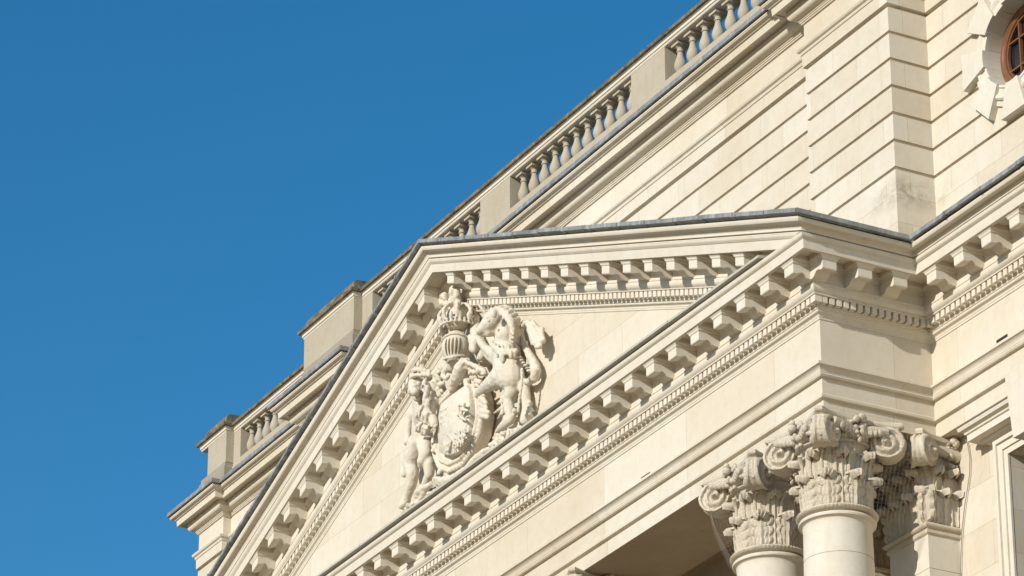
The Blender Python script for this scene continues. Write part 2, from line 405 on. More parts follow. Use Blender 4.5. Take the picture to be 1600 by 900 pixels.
# dentils: the hundred nearest the viewer are single parts, the rest of the row one part
def dentil_mb(mb, x, y, z, shear=0.0, w=0.082, rz=0):
    pts = [(-w / 2, -0.185), (w / 2, -0.185), (w / 2, -0.09), (-w / 2, -0.09)]
    vs = []
    for zz in (0.168, 0.266):
        for a, b in pts: vs.append((a, b, zz - shear * a))
    if rz: vs = [(-b, a, c) for a, b, c in vs]
    vs = [(a + x, b + y, c + z) for a, b, c in vs]
    return mb.add(vs, [(0, 3, 2, 1), (4, 5, 6, 7), (0, 1, 5, 4), (1, 2, 6, 5), (2, 3, 7, 6), (3, 0, 4, 7)])
dm = dentil_mb(MB(), 0, 0, 0).mesh('dentil', M_ST, 0); dmr = dentil_mb(MB(), 0, 0, 0, 0, 0.075, 1).mesh('dentil', M_ST, 0)
put('dentil', MB().add([(0.07, -0.185, .168), (.185, -.185, .168), (.185, -.07, .168), (.07, -.07, .168), (0.07, -0.185, .266), (.185, -.185, .266), (.185, -.07, .266), (.07, -.07, .266)],
    [(0, 3, 2, 1), (4, 5, 6, 7), (0, 1, 5, 4), (1, 2, 6, 5), (2, 3, 7, 6), (3, 0, 4, 7)]).mesh('dentil', M_ST, 0), BLD)
for k in range(15): put('dentil', dmr, BLD, (0, -0.02 + 0.1155 * k, 0))
for k in range(19): put('dentil', dm, BLD, (0.20 + k * 0.125, D, 0))
fx = [0.0 - 0.125 * k for k in range(168)]
for x in fx[:64]: put('dentil', dm, BLD, (x, 0, 0))
rest = MB()
for x in fx[64:]: dentil_mb(rest, x, 0, 0)
for k in range(19, 80): dentil_mb(rest, 0.20 + k * 0.125, D, 0)
for k in range(3, 79):
    x = -0.35 - 0.13 * k
    if -SL * x + 0.2435 + 0.2 > 0.80:
        dentil_mb(rest, x, 0, -SL * x + 0.2435, SL, 0.088); dentil_mb(rest, 2 * XA - x, 0, -SL * x + 0.2435, -SL, 0.088)
tag(rest.build('dentil', M_ST, BLD, 0), kind='stuff')
# little weep slots in the friezes
for (x, y, z) in ((-4.78, -0.004, -0.59), (1.67, D - 0.004, -0.57)):
    MB().box(x - 0.13, x + 0.13, y, y + 0.1, z - 0.022, z + 0.022).build('weep_slot', M_DK, BLD, 0)

# soffit of the portico and walls beneath
MB().box(XL + 0.05, -0.05, 0.04, 1.41, -1.412, -0.9).build('soffit', M_SF, BLD, 0)
MB().box(XL, -0.06, 1.41, 2.3, -1.0, -0.8).build('soffit', M_SF, BLD, 0)
MB().box(-2.0, -0.06, 1.411, 2.135, -1.408, -0.9).build('beam', M_ST, BLD, 0)
lw = MB()
for (x0, x1, z0, z1) in ((-30, -6.6, -23.9, -0.9), (-6.6, -4.4, -2.2, -0.9), (-4.4, 1.264, -23.9, -0.9), (1.264, 2.75, -2.05, -1.0), (2.75, 12, -23.9, -1.0), (-6.6, -4.4, -23.9, -7), (1.264, 2.75, -23.9, -7)):
    lw.box(x0, x1, YW, YW + 0.6, z0, z1)
lw.build('wall', M_BL, BLD, 0)
MB().box(-30, 12, YW + 0.6, 14, -24, 0.8).build('wall', M_DK, BLD, 0)
# podium that carries the columns
MB().box(XL - 0.8, 0.8, -0.8, YW, -24.1, -12.2).build('podium', M_RU, BLD, 0)

# wing doorway: architrave, hood and keystone
wf = MB()
for i, (o0, o1, pr) in enumerate(((0.0, 0.085, 0.035), (0.088, 0.19, 0.06), (0.19, 0.25, 0.095))):
    x0, x1, zt_ = 1.264, 2.75, -2.05
    wf.box(x0 - o1, x0 - o0, YW - pr, YW + 0.01, -7.0, zt_ + o1)
    wf.box(x1 + o0, x1 + o1, YW - pr, YW + 0.01, -7.0, zt_ + o1)
    wf.box(x0 - o0, x1 + o0, YW - pr, YW + 0.01, zt_ + o0, zt_ + o1)
WND = wf.build('window_surround', M_ST, BLD, 0)
hood = [(-0.1, -1.80)] + [(0.10, -1.80)] + cyma(0.10, -1.795, 0.17, -1.73, -0.1, 5) + [(0.29, -1.725), (0.29, -1.63), (0.31, -1.625)] + cyma(0.315, -1.62, 0.38, -1.55, -0.12, 5) + [(0.385, -1.545), (0.385, -1.525), (-0.1, -1.47)]
sweep(hood, [(1.0, YW + 0.05), (1.0, YW), (3.0, YW), (3.0, YW + 0.05)]).build('window_hood', M_ST, BLD, 25)
MB().add([(1.80, 1.74, -1.17), (2.35, 1.74, -1.17), (2.27, 1.76, -2.12), (1.88, 1.76, -2.12), (1.80, 2.2, -1.17), (2.35, 2.2, -1.17), (2.27, 2.2, -2.12), (1.88, 2.2, -2.12)],
         [(0, 1, 2, 3), (4, 7, 6, 5), (0, 4, 5, 1), (1, 5, 6, 2), (2, 6, 7, 3), (3, 7, 4, 0)]).build('keystone', M_ST, BLD, 0)
# pilasters on the wall behind the columns
def pilaster(x0, x1):
    p = MB().box(x0, x1, 1.62, YW, -12.2, -2.80).build('pilaster', M_ST, BLD, 0)
    for z in (-3.35, -4.3, -5.25):
        MB().box(x0 - 0.001, x1 + 0.001, 1.619, YW, z - 0.004, z + 0.004).build('joint', M_GV, p, 0)
    pr = [(-0.1, -2.86), (0.01, -2.86), (0.03, -2.84), (0.03, -2.80), (0.015, -2.79), (0.02, -2.775)] + arc(0.045, -2.77, 0.045, -2.70, 0.35, 4) + [(0.03, -2.69), (-0.1, -2.69)]
    sweep(pr, [(x0, YW), (x0, 1.62), (x1, 1.62), (x1, YW)]).build('astragal', M_CP, p, 25)
    return p

# ------------------------------------------------------------------ composite capital
def rough(mb, amp, sc, i0=0):
    for i in range(i0, len(mb.v)):
        v = Vector(mb.v[i]); d = noise.noise_vector(v * sc) * amp
        mb.v[i] = tuple(v + d)
def interp(tab, s):
    for (a, va), (b, vb) in zip(tab, tab[1:]):
        if s <= b:
            t = (s - a) / (b - a); return va + (vb - va) * t
    return tab[-1][1]
def leaf(mb, frame, h, w, r0, reach, nv=26, nu=12, seedk=0):
    """acanthus leaf: frame(lateral, radial, z) gives the point; fluted, lobed, with a curled tip"""
    k_ = reach / 0.18
    rt_ = [(0, 0.0), (0.3, 0.010), (0.55, 0.028), (0.68, 0.055 * k_), (0.78, 0.105 * k_), (0.86, 0.155 * k_), (0.93, 0.182 * k_), (1.0, 0.165 * k_)]
    zt_ = [(0, 0), (0.3, 0.40 * h), (0.55, 0.74 * h), (0.68, h - .06), (0.78, h - .012), (0.86, h), (0.93, h - .035), (1.0, h - .10)]
    wt_ = [(0, 0.80), (0.2, 1.0), (0.5, 1.08), (0.68, 0.95), (0.80, 0.85), (0.90, 0.80), (0.96, 0.62), (1.0, 0.30)]
    lay = []
    for th in (0, 1):
        for i in range(nv + 1):
            s = i / nv; a = interp(wt_, s) * w
            ph = s * 4.6 + 0.15; lob = abs(math.sin(math.pi * ph)) ** 0.6
            a *= 0.68 + 0.32 * lob if s < .8 else 0.9 + .1 * lob
            for j in range(nu + 1):
                u = -1 + 2 * j / nu
                rad = r0 + interp(rt_, s)
                fl = 0.012 * math.cos(u * math.pi * 5.0) * (0.4 + abs(u) * .6)
                edge = 0.045 * abs(u) ** 2.2 * lob * (1 if s < .75 else .3)
                mid = 0.020 * math.exp(-(u / 0.18) ** 2)
                bend = -0.045 * u * u if s < 0.75 else -0.10 * u * u
                zz = interp(zt_, s) + 0.035 * abs(u) * (1 if s < .7 else 0) - (0.03 * u * u if s > .7 else 0)
                lay.append(frame(u * a, rad + fl + edge + mid + bend - th * (0.03 if s < .75 else .045), zz))
    n1 = (nv + 1) * (nu + 1); fs = []
    for i in range(nv):
        for j in range(nu):
            q = i * (nu + 1) + j
            fs.append((q, q + 1, q + nu + 2, q + nu + 1)); fs.append((n1 + q, n1 + q + nu + 1, n1 + q + nu + 2, n1 + q + 1))
    per = [j for j in range(nu + 1)] + [i * (nu + 1) + nu for i in range(1, nv + 1)] + [nv * (nu + 1) + j for j in range(nu - 1, -1, -1)] + [i * (nu + 1) for i in range(nv - 1, 0, -1)]
    for a, b in zip(per, per[1:] + per[:1]): fs.append((a, n1 + a, n1 + b, b))
    mb.add(lay, fs)
def lump(mb, c, r, n=5, seed=1):
    rr = random.Random(seed)
    for i in range(n):
        a = rr.uniform(0, 6.28); b = rr.uniform(-1, 1)
        mb.ell((c[0] + r * .55 * math.cos(a), c[1] + r * .55 * math.sin(a), c[2] + r * .55 * b), (r * rr.uniform(.28, .5),) * 3, seg=8, ring=6)
def scroll(mb, ang, cr=0.755, cz=1.02, Rd=0.232, half=False, org=(0, 0)):
    """one volute under a horn of the abacus: a wedge with a spiral worked on both cheeks"""
    ca, sa = math.cos(ang), math.sin(ang); nr_, nt_ = 15, 44
    def tw(u):  return 0.065 + 0.30 * max(0.0, (cr + Rd - u))     # half thickness, thinner outward
    def P(u, t, z): return (org[0] + ca * u - sa * t, org[1] + sa * u + ca * t, z)
    rows = []
    for side in (1, -1):
        vs = []; fs = []
        for i in range(nr_ + 1):
            r = Rd * i / nr_
            for j in range(nt_):
                th = 2 * math.pi * j / nt_
                u = cr + r * math.cos(th); z = cz + r * math.sin(th)
                ph = (r / Rd) * 2.15 + (th / (2 * math.pi)) * 1.0
                rel = 0.028 * math.tanh(2.2 * math.cos(2 * math.pi * ph)) + (0.035 if i <= 2 else 0)
                cone = 0.05 * (1 - r / Rd)
                vs.append(P(u, side * (tw(u) + rel + cone - 0.012), z))
        for i in range(nr_):
            for j in range(nt_):
                j2 = (j + 1) % nt_
                fs.append((i * nt_ + j, (i + 1) * nt_ + j, (i + 1) * nt_ + j2, i * nt_ + j2))
        mb.add(vs, fs)
    vs = []; fs = []; kk = 9
    for j in range(nt_):
        th = 2 * math.pi * j / nt_
        for q in range(kk):
            f = -1 + 2 * q / (kk - 1)
            r = (Rd if q in (0, 8) else Rd + 0.004 if q in (1, 7) else Rd - 0.016) + (0.014 * (0.6 + 0.4 * math.cos(th * 22)) if q == 4 else 0)
            u = cr + r * math.cos(th)
            rl = 0.028 * math.tanh(2.2 * math.cos(2 * math.pi * (2.15 + th / (2 * math.pi)))) - 0.012
            vs.append(P(u, f * (tw(cr + Rd * math.cos(th)) + rl), cz + r * math.sin(th)))
    for j in range(nt_):
        j2 = (j + 1) % nt_
        for q in range(kk - 1): fs.append((j * kk + q, j2 * kk + q, j2 * kk + q + 1, j * kk + q + 1))
    mb.add(vs, fs)
def abacus(mb, zb, hw=0.72, sag=0.15, tr=0.075, org=(0, 0)):
    def outline(ins):
        pts = []
        for q in range(4):
            a0 = -math.pi / 2 + q * math.pi / 2; ca, sa = math.cos(a0), math.sin(a0)
            for i in range(15):
                t = -1 + 2 * i / 14; x = t * (hw - tr); d = hw - sag * (1 - t * t) ** 0.9 + (-tr * 0.0)
                if abs(t) == 1: d = hw
                d -= ins; x *= (1 - ins / hw)
                pts.append((org[0] + ca * d - sa * x, org[1] + sa * d + ca * x))
        return pts
    lv = [(0.055, 0.0), (0.05, 0.035), (0.035, 0.045), (0.035, 0.055), (0.012, 0.06), (0.0, 0.075), (-0.004, 0.095), (0.0, 0.118), (0.012, 0.132), (0.02, 0.134)]
    vs = []; n = 60
    for ins, z in lv: vs += [(x, y, zb + z) for x, y in outline(ins)]
    fs = [(i * n + j, i * n + (j + 1) % n, (i + 1) * n + (j + 1) % n, (i + 1) * n + j) for i in range(len(lv) - 1) for j in range(n)]
    fs += [tuple(range(n))[::-1], tuple(range((len(lv) - 1) * n, len(lv) * n))]
    mb.add(vs, fs)
def capital_mesh():
    mb = MB()
    # base ring carved as a rope of beads
    rp = [(0.47, -0.02), (0.52, -0.015), (0.55, 0.0), (0.565, 0.022), (0.55, 0.045), (0.52, 0.06), (0.46, 0.062)]
    mb.lathe(rp, 256, mod=lambda a, j: 0.004 * math.cos(a * 64) if 1 <= j <= 5 else 0)
    mb.lathe([(0.44, 0.05), (0.43, 0.5), (0.44, 0.75), (0.485, 0.94), (0.50, 0.97)], 40)
    mb.lathe([(0.46, 0.955), (0.535, 0.96), (0.55, 0.975), (0.545, 0.99), (0.50, 0.995)], 48)
    mb.lathe([(0.45, 0.99), (0.52, 1.0), (0.565, 1.04), (0.55, 1.09), (0.48, 1.10)], 96, mod=lambda a, j: 0.018 * math.cos(a * 20) if j in (1, 2, 3) else 0)
    mb.lathe([(0.46, 1.09), (0.50, 1.18)], 30)
    i0 = len(mb.v)
    def fr(ang):
        ca, sa = math.cos(ang), math.sin(ang)
        def f(l, r, z):
            b = l / max(r, .3); c2, s2 = math.cos(ang + b), math.sin(ang + b)
            return (r * c2, r * s2, z + 0.05)
        return f
    for q in range(8):
        leaf(mb, fr(q * math.pi / 4), 0.50, 0.165, 0.475, 0.16, 40, 16)
    for q in range(8):
        leaf(mb, fr((q + .5) * math.pi / 4), 0.80, 0.135, 0.445, 0.20, 46, 16)
    for q in range(16):      # small rising leaf blades between
        a = (q + .5) * math.pi / 8
        f = fr(a); mb.tube([f(0, .47, .30), f(0.0, .475, .5), f(0.01, .49, .66), f(.03, .52, .76), f(.07, .55, .80)], [.022, .026, .022, .028, .03], 6)
    rough(mb, 0.006, 14, i0)
    i1 = len(mb.v)
    for q in range(4):
        a = math.pi / 4 + q * math.pi / 2
        scroll(mb, a)
        # leaf that curls under each volute
        leaf(mb, fr(a), 0.93, 0.12, 0.46, 0.36)
        for s in (1, -1):      # stalk of the volute running to the middle of the face
            m_ = a + s * math.pi / 4
            p0 = (0.52 * math.cos(m_), 0.52 * math.sin(m_), 1.07); b = a + s * 0.20
            p2 = (0.79 * math.cos(b), 0.79 * math.sin(b), 1.15); mid = tuple((x + y) / 2 for x, y in zip(p0, p2)); mid = (mid[0] * 1.02, mid[1] * 1.02, 1.14)
            mb.tube([p0, mid, p2], [0.085, 0.08, 0.06], 10)
            for k in range(5):
                t = 0.1 + k * 0.15; c = Vector(p0).lerp(Vector(p2), t); mb.ell(tuple(c * 1.0 + Vector((0.045 * math.cos(m_), 0.045 * math.sin(m_), -0.01))), (0.05, 0.05, 0.06), seg=8, ring=6)
    for q in range(4):
        a = q * math.pi / 2; ca, sa = math.cos(a), math.sin(a)
        lump(mb, (0.62 * ca, 0.62 * sa, 1.25), 0.115, 9, q + 3); lump(mb, (0.60 * ca, 0.60 * sa, 1.10), 0.10, 8, q + 13); lump(mb, (0.57 * ca, 0.57 * sa, 0.99), 0.07, 5, q + 23)
        for s in (-1, 1): lump(mb, (0.60 * ca - s * sa * 0.11, 0.60 * sa + s * ca * 0.11, 1.22), 0.07, 5, q + 33)
    rough(mb, 0.010, 24, i1)
    return mb
cm = capital_mesh(); ab = MB(); abacus(ab, 1.176)
CAP = cm.mesh('capital', M_CP, 50); ABA = ab.mesh('abacus', M_CP, 35)
shp = [(0.50, -9.48)]
for i in range(11):
    t = i / 10; shp.append((0.55 - 0.08 * (t ** 1.8), -9.48 + 9.30 * t))
shp += [(0.472, -0.15), (0.48, -0.125), (0.50, -0.11), (0.53, -0.10), (0.535, -0.075), (0.52, -0.05), (0.48, -0.045), (0.47, -0.02)]
SHA = MB().lathe(shp, 72).mesh('shaft', M_ST, 35)
RNG = MB().lathe([(0.40, -0.004), (0.4785, -0.003), (0.4785, 0.003), (0.40, 0.004)], 72).mesh('joint', M_GV, 35)
for x in (-0.47, -2.196, -7.32, -9.05):
    sh = put('column', SHA, BLD, (x, 0.47, -2.72))
    for z in (-0.62, -1.6, -2.6):
        o = put('joint', RNG, sh, (0, 0, z))
    c_ = put('capital', CAP, sh, (0, 0, 0)); a_ = put('abacus', ABA, sh, (0, 0, 0))

# pilaster capital: the same ornament on a square bell
def pilaster_capital(x0, x1, yf, par):
    mb = MB(); cxp = (x0 + x1) / 2; mb.box(x0 + .01, x1 - .01, yf + .01, YW, -2.70, -1.55)
    zb = -2.68
    def ff(cx_, nrm, cyy):
        nx, ny = nrm; tx, ty = -ny, nx
        return lambda l, r, z: (cx_ + tx * l + nx * (r - .455), cyy + ty * l + ny * (r - .455), zb + z)
    front = (0, -1); right = (1, 0)
    for c_ in (x0 + 0.01, x0 + .31, x0 + .62, x1 - 0.01):
        leaf(mb, ff(c_, front, yf), 0.50, 0.15, 0.46, 0.16)
    for c_ in (yf + 0.02, yf + .27, yf + .50): leaf(mb, ff(x1, right, c_), 0.50, 0.13, 0.46, 0.16)
    for c_ in (x0 + 0.16, x0 + .47, x0 + .78): leaf(mb, ff(c_, front, yf), 0.80, 0.14, 0.455, 0.21)
    for c_ in (yf + .15, yf + .40): leaf(mb, ff(x1, right, c_), 0.80, 0.13, 0.455, 0.21)
    d = (0.7071, -0.7071); leaf(mb, lambda l, r, z: (x1 - .07 + d[0] * (r - .455) + .7071 * l, yf + .07 + d[1] * (r - .455) + .7071 * l, zb + z), 0.93, .13, .5, .34)
    rough(mb, 0.012, 16)
    i1 = len(mb.v)
    scroll(mb, R(-45), 0.25, -1.72, 0.225, org=(x1 - .02, yf + .02))
    mb.tube([(x0, yf - .06, -1.66), (x1 - .1, yf - .08, -1.6)], [.09, .07], 10)
    mb.tube([(x1 + .06, yf + .1, -1.6), (x1 + .06, YW, -1.66)], [.07, .09], 10)
    lump(mb, (x1 + .10, yf + .42, -1.50), .12, 9, 5); lump(mb, (x1 + .09, yf + .42, -1.66), .10, 8, 6); lump(mb, (cxp, yf - .12, -1.5), .12, 9, 7)
    lump(mb, (x1 + .07, yf + .42, -1.80), .08, 6, 9)
    rough(mb, 0.008, 18, i1)
    mb.build('capital', M_CP, par, 50, loc=(0, 0, 0))
    a2 = [(x0 - .14, YW), (x0 - .14, yf - .05), (x0 - .24, yf - .17), (x0 - .17, yf - .24), (x0, yf - .13), (cxp, yf - .08), (x1, yf - .13), (x1 + .17, yf - .24), (x1 + .24, yf - .17), (x1 + .13, yf), (x1 + .09, (yf + YW) / 2), (x1 + .13, YW)]
    m2 = MB(); n = len(a2); lv = [(0.92, -1.545), (0.93, -1.50), (0.985, -1.485), (1.0, -1.45), (0.985, -1.412)]
    cc = (cxp, (yf + YW) / 2 + .1); vs = []
    for k_, z in lv: vs += [(cc[0] + (x - cc[0]) * k_, cc[1] + (y - cc[1]) * k_ if y < YW else YW, z) for x, y in a2]
    fs = [(i * n + j, i * n + (j + 1) % n, (i + 1) * n + (j + 1) % n, (i + 1) * n + j) for i in range(len(lv) - 1) for j in range(n)] + [tuple(range(n))[::-1], tuple(range((len(lv) - 1) * n, len(lv) * n))]
    m2.add(vs, fs).build('abacus', M_CP, par, 35)
for x1 in (0.0, -1.726):
    p = pilaster(x1 - 0.94, x1)
    pilaster_capital(x1 - 0.94, x1, 1.62, p)

# ------------------------------------------------------------------ attic: rusticated walls, entablature, parapet
AP = [(-26.3, 8.0), (-26.3, 2.28), (-25.13, 2.28), (-25.13, 2.45), (-20.38, 2.45), (-20.38, 1.73), (-18.25, 1.73), (-18.25, 1.903), (-2.77, 1.903), (-2.77, 1.73), (-0.52, 1.73), (-0.52, 2.40), (12.0, 2.40)]
wp = [(0.0, 0.6)]
z = 5.625
g_ = 0.4435; tops = [5.667 - g_ * k for k in range(0, 7)]
pts = []
for k, zt_ in enumerate(reversed(tops)):
    if k == len(tops) - 1: pts += [(0.0, zt_ - 0.052), (-0.045, zt_ - 0.05), (-0.045, zt_)]
    else: pts += [(0.0, zt_ - 0.048), (-0.04, zt_ - 0.045), (-0.04, zt_ - 0.004), (0.0, zt_)]
wp += pts + [(-0.7, 5.667), (-0.7, 0.6)]
# the wing wall stops at the oeil-de-boeuf, so it is built in two runs around a square panel
WX0, WX1 = 0.79, 2.45; WC = (1.62, 4.18); WR = 0.65
PATH_W = AP[:-1] + [(WX0, 2.40)]
sweep(wp, PATH_W).build('rusticated_wall', M_RU, BLD, 0)
sweep(wp, [(WX1, 2.40), (12.0, 2.40)]).build('rusticated_wall', M_RU, BLD, 0)
def ring_panel(mb, x0, x1, z0, z1, y0, y1, cx_, cz_, r, n=64):
    """flat panel with a round hole, with thickness and reveal"""
    def sq(a):
        c, s = math.cos(a), math.sin(a); t = 1e9
        if c > 1e-9: t = min(t, (x1 - cx_) / c)
        if c < -1e-9: t = min(t, (x0 - cx_) / c)
        if s > 1e-9: t = min(t, (z1 - cz_) / s)
        if s < -1e-9: t = min(t, (z0 - cz_) / s)
        return (cx_ + c * t, cz_ + s * t)
    angs = sorted([2 * math.pi * i / n for i in range(n)] + [math.atan2(b - cz_, a - cx_) % (2 * math.pi) for a in (x0, x1) for b in (z0, z1)])
    m_ = len(angs); vs = []
    for y in (y0, y1):
        vs += [(cx_ + r * math.cos(a), y, cz_ + r * math.sin(a)) for a in angs]
        vs += [(sq(a)[0], y, sq(a)[1]) for a in angs]
    fs = []
    for i in range(m_):
        j = (i + 1) % m_
        fs += [(i, j, m_ + j, m_ + i), (2 * m_ + j, 2 * m_ + i, 3 * m_ + i, 3 * m_ + j), (j, i, 2 * m_ + i, 2 * m_ + j), (m_ + i, m_ + j, 3 * m_ + j, 3 * m_ + i)]
    return mb.add(vs, fs)
# courses beside the round window carry the same channels: plain blocks split by joints
pm = MB()
cz0 = [0.6] + list(reversed(tops))
for a, b in zip(cz0, cz0[1:]):
    lo, hi = (a if a == 0.6 else a), b - 0.048
    if hi < WC[1] - 0.72 or lo > WC[1] + 0.72: pm.box(WX0, WX1, 2.40, 3.1, lo, hi); pm.box(WX0, WX1, 2.44, 3.1, hi, b)
zs = [zz for zz in cz0 if True]
lo_ = max([b for b in cz0 if b - 0.048 < WC[1] - 0.72] + [0.6]); hi_ = min([a for a in cz0 if a > WC[1] + 0.72])
ring_panel(pm, WX0, WX1, lo_, hi_, 2.40, 2.70, WC[0], WC[1], WR)
pm.build('rusticated_wall', M_RU, BLD, 25)
# moulded ring and block surround
rg = MB(); n = 64
prf = [(WR, 2.405), (WR, 2.33), (WR + .035, 2.325), (WR + .05, 2.345), (WR + .13, 2.345), (WR + .15, 2.325), (WR + .19, 2.31), (WR + .215, 2.33), (WR + .225, 2.36), (WR + .30, 2.365), (WR + .305, 2.405)]
vs = []; k = len(prf)
for i in range(n):
    a = 2 * math.pi * i / n
    for r, y in prf: vs.append((WC[0] + r * math.cos(a), y, WC[1] + r * math.sin(a)))
rg.add(vs, [(i * k + j, ((i + 1) % n) * k + j, ((i + 1) % n) * k + (j + 1) % k, i * k + (j + 1) % k) for i in range(n) for j in range(k)])
rg.build('window_surround', M_ST, BLD, 30)
for q in range(8):
    a = q * math.pi / 4; da = 0.235 if q % 2 else 0.21
    ri, ro = WR - 0.002, 1.15 if q % 2 == 0 else 1.12
    pts = []
    for t in (-1, -.5, 0, .5, 1): pts.append((WC[0] + ri * math.cos(a + da * 1.0 * t), WC[1] + ri * math.sin(a + da * t)))
    for t in (1, -1):
        u, v = ro, 0.29 * t
        pts.append((WC[0] + u * math.cos(a) - v * math.sin(a), WC[1] + u * math.sin(a) + v * math.cos(a)))
    MB().prism(pts, 2.285, 2.66).build('surround_block', M_ST, BLD, 0)
# timber round window
wm = MB(); vs = []; prf = [(WR, 2.60), (WR - .02, 2.585), (WR - .06, 2.585), (WR - .075, 2.60), (WR - .11, 2.605), (WR - .125, 2.64), (WR - .125, 2.69), (WR, 2.69)]; k = len(prf)
for i in range(n):
    a = 2 * math.pi * i / n
    for r, y in prf: vs.append((WC[0] + r * math.cos(a), y, WC[1] + r * math.sin(a)))
wm.add(vs, [(i * k + j, ((i + 1) % n) * k + j, ((i + 1) % n) * k + (j + 1) % k, i * k + (j + 1) % k) for i in range(n) for j in range(k)])
WIN = wm.build('round_window', M_WO, BLD, 30)
wb = MB(); rr = WR - 0.11
for x in (-0.20, 0.20):
    h_ = math.sqrt(rr * rr - x * x); wb.box(WC[0] + x - .014, WC[0] + x + .014, 2.62, 2.67, WC[1] - h_, WC[1] + h_)
for zz in (-0.22, 0.22):
    h_ = math.sqrt(rr * rr - zz * zz); wb.box(WC[0] - h_, WC[0] + h_, 2.623, 2.667, WC[1] + zz - .012, WC[1] + zz + .012)
vs = []
for i in range(n):
    a = 2 * math.pi * i / n
    for r, y in ((rr - .02, 2.622), (rr - .045, 2.622), (rr - .045, 2.668), (rr - .02, 2.668)): vs.append((WC[0] + r * math.cos(a), y, WC[1] + r * math.sin(a)))
wb.add(vs, [(i * 4 + j, ((i + 1) % n) * 4 + j, ((i + 1) % n) * 4 + (j + 1) % 4, i * 4 + (j + 1) % 4) for i in range(n) for j in range(4)])
wb.build('glazing_bars', M_WO, WIN, 30)
MB().add([(WC[0] + rr * 1.03 * math.cos(2 * math.pi * i / n), 2.68, WC[1] + rr * 1.03 * math.sin(2 * math.pi * i / n)) for i in range(n)], [tuple(range(n))]).build('pane', M_GL, WIN, 0)
MB().box(WX0 - .1, WX1 + .1, 3.2, 3.3, 2.5, 5.5).build('wall', M_DK, BLD, 0)
# attic entablature
ae = [(-0.7, 5.667), (0.0, 5.667), (0.03, 5.67), (0.035, 5.87), (0.05, 5.875), (0.055, 5.895)] + cyma(0.056, 5.90, 0.095, 5.955, -0.12, 5) + [(0.10, 5.96), (0.10, 5.985), (0.0, 6.0), (0.0, 6.40), (0.03, 6.405), (0.03, 6.425), (0.045, 6.43), (0.045, 6.455), (0.06, 6.458), (0.06, 6.485), (0.085, 6.49)] + \
    arc(0.09, 6.492, 0.18, 6.598, 0.26, 7) + [(0.188, 6.60), (0.188, 6.662), (0.305, 6.662), (0.305, 6.635), (0.342, 6.635), (0.352, 6.76), (0.37, 6.762)] + cyma(0.38, 6.762, 0.455, 6.815, -0.12, 5) + [(0.46, 6.816), (0.46, 6.845), (-0.7, 6.86)]
sweep(ae, AP).build('attic_cornice', M_FR, BLD, 25)
al = [(-0.3, 7.10), (0.44, 6.868), (0.495, 6.856), (0.507, 6.86), (0.50, 6.945), (-0.3, 7.12)]
sweep(al, AP).build('lead_flashing', M_LE, BLD, 25)
MB().box(-26.0, 12, 3.35, 14, -20, 5.6).build('wall', M_BL, BLD, 0)
MB().box(-26.0, -18, 1.0, 8, -24, 0.55).build('wall', M_BL, BLD, 0)
# parapet plinth, pedestals, balusters, rail
pl = [(-0.42, 6.85), (0.03, 6.85), (0.03, 7.46), (0.0, 7.50), (0.0, 7.572), (-0.42, 7.572)]
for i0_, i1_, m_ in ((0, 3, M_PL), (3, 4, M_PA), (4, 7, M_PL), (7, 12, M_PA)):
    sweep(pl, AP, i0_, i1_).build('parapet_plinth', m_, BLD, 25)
ra = [(-0.38, 8.20), (0.0, 8.20), (0.012, 8.215), (0.012, 8.235), (0.032, 8.245), (0.032, 8.30), (0.05, 8.305), (0.055, 8.312), (-0.40, 8.312)]
sweep(ra, AP).build('parapet_rail', M_ST, BLD, 25)
co = [(-0.43, 8.312), (0.03, 8.312), (0.095, 8.318), (0.10, 8.33), (0.10, 8.375), (0.085, 8.39), (0.03, 8.425), (-0.43, 8.435)]
sweep(co, AP).build('coping', M_WE, BLD, 25)
def pedestal(x0, x1, y, d=0.40):
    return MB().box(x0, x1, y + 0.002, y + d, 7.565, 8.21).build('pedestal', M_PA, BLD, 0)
for a in ((-20.38, -18.25, 1.73, .8), (-18.25, -17.83, 1.903), (-13.59, -12.49, 1.903), (-8.28, -7.18, 1.903), (-3.18, -2.77, 1.903), (-2.77, -0.52, 1.73, .9), (-26.0, -25.12, 2.28, .5), (-25.12, -24.80, 2.45), (-20.8, -20.38, 2.45), (-0.52, 0.2, 2.40)):
    pedestal(*a)
for (x0, x1, y) in ((-20.40, -18.23, 1.73), (-26.2, -25.10, 2.28), (-2.79, -0.50, 1.73)):
    cb = MB(); nx_ = int((x1 - x0) / .06); vs = []; fs = []
    for i in range(nx_ + 1):
        X = x0 + .06 + (x1 - x0 - .09) * i / nx_
        for j, (yy, zz) in enumerate(((0, 8.42), (0, 8.52), (0.02, 8.575), (.08, 8.60), (.28, 8.61), (.5, 8.59), (.5, 8.42))):
            q = Vector((X, yy, zz)); nz_ = noise.noise(q * 7) * .022 + noise.noise(q * 19) * .010
            vs.append((X, y + yy + nz_ * (j < 5), zz + (nz_ if j in (2, 3, 4, 5) else 0)))
    for i in range(nx_):
        for j in range(7): fs.append((i * 7 + j, i * 7 + (j + 1) % 7, (i + 1) * 7 + (j + 1) % 7, (i + 1) * 7 + j))
    fs += [tuple(range(7)), tuple(range(nx_ * 7, nx_ * 7 + 7))[::-1]]
    cb.add(vs, fs).build('cap_block', M_WE, BLD, 40)
bp_ = [(0.085, 0.045), (0.085, 0.06), (0.07, 0.07), (0.052, 0.085), (0.062, 0.10), (0.088, 0.145), (0.098, 0.19), (0.095, 0.235), (0.078, 0.29), (0.058, 0.35), (0.046, 0.405), (0.044, 0.43), (0.06, 0.438), (0.06, 0.452), (0.048, 0.458), (0.048, 0.50), (0.075, 0.53), (0.08, 0.535)]
bb = MB().lathe(bp_, 24); bb.box(-.095, .095, -.095, .095, 0, .045); bb.box(-.098, .098, -.098, .098, .535, .60)
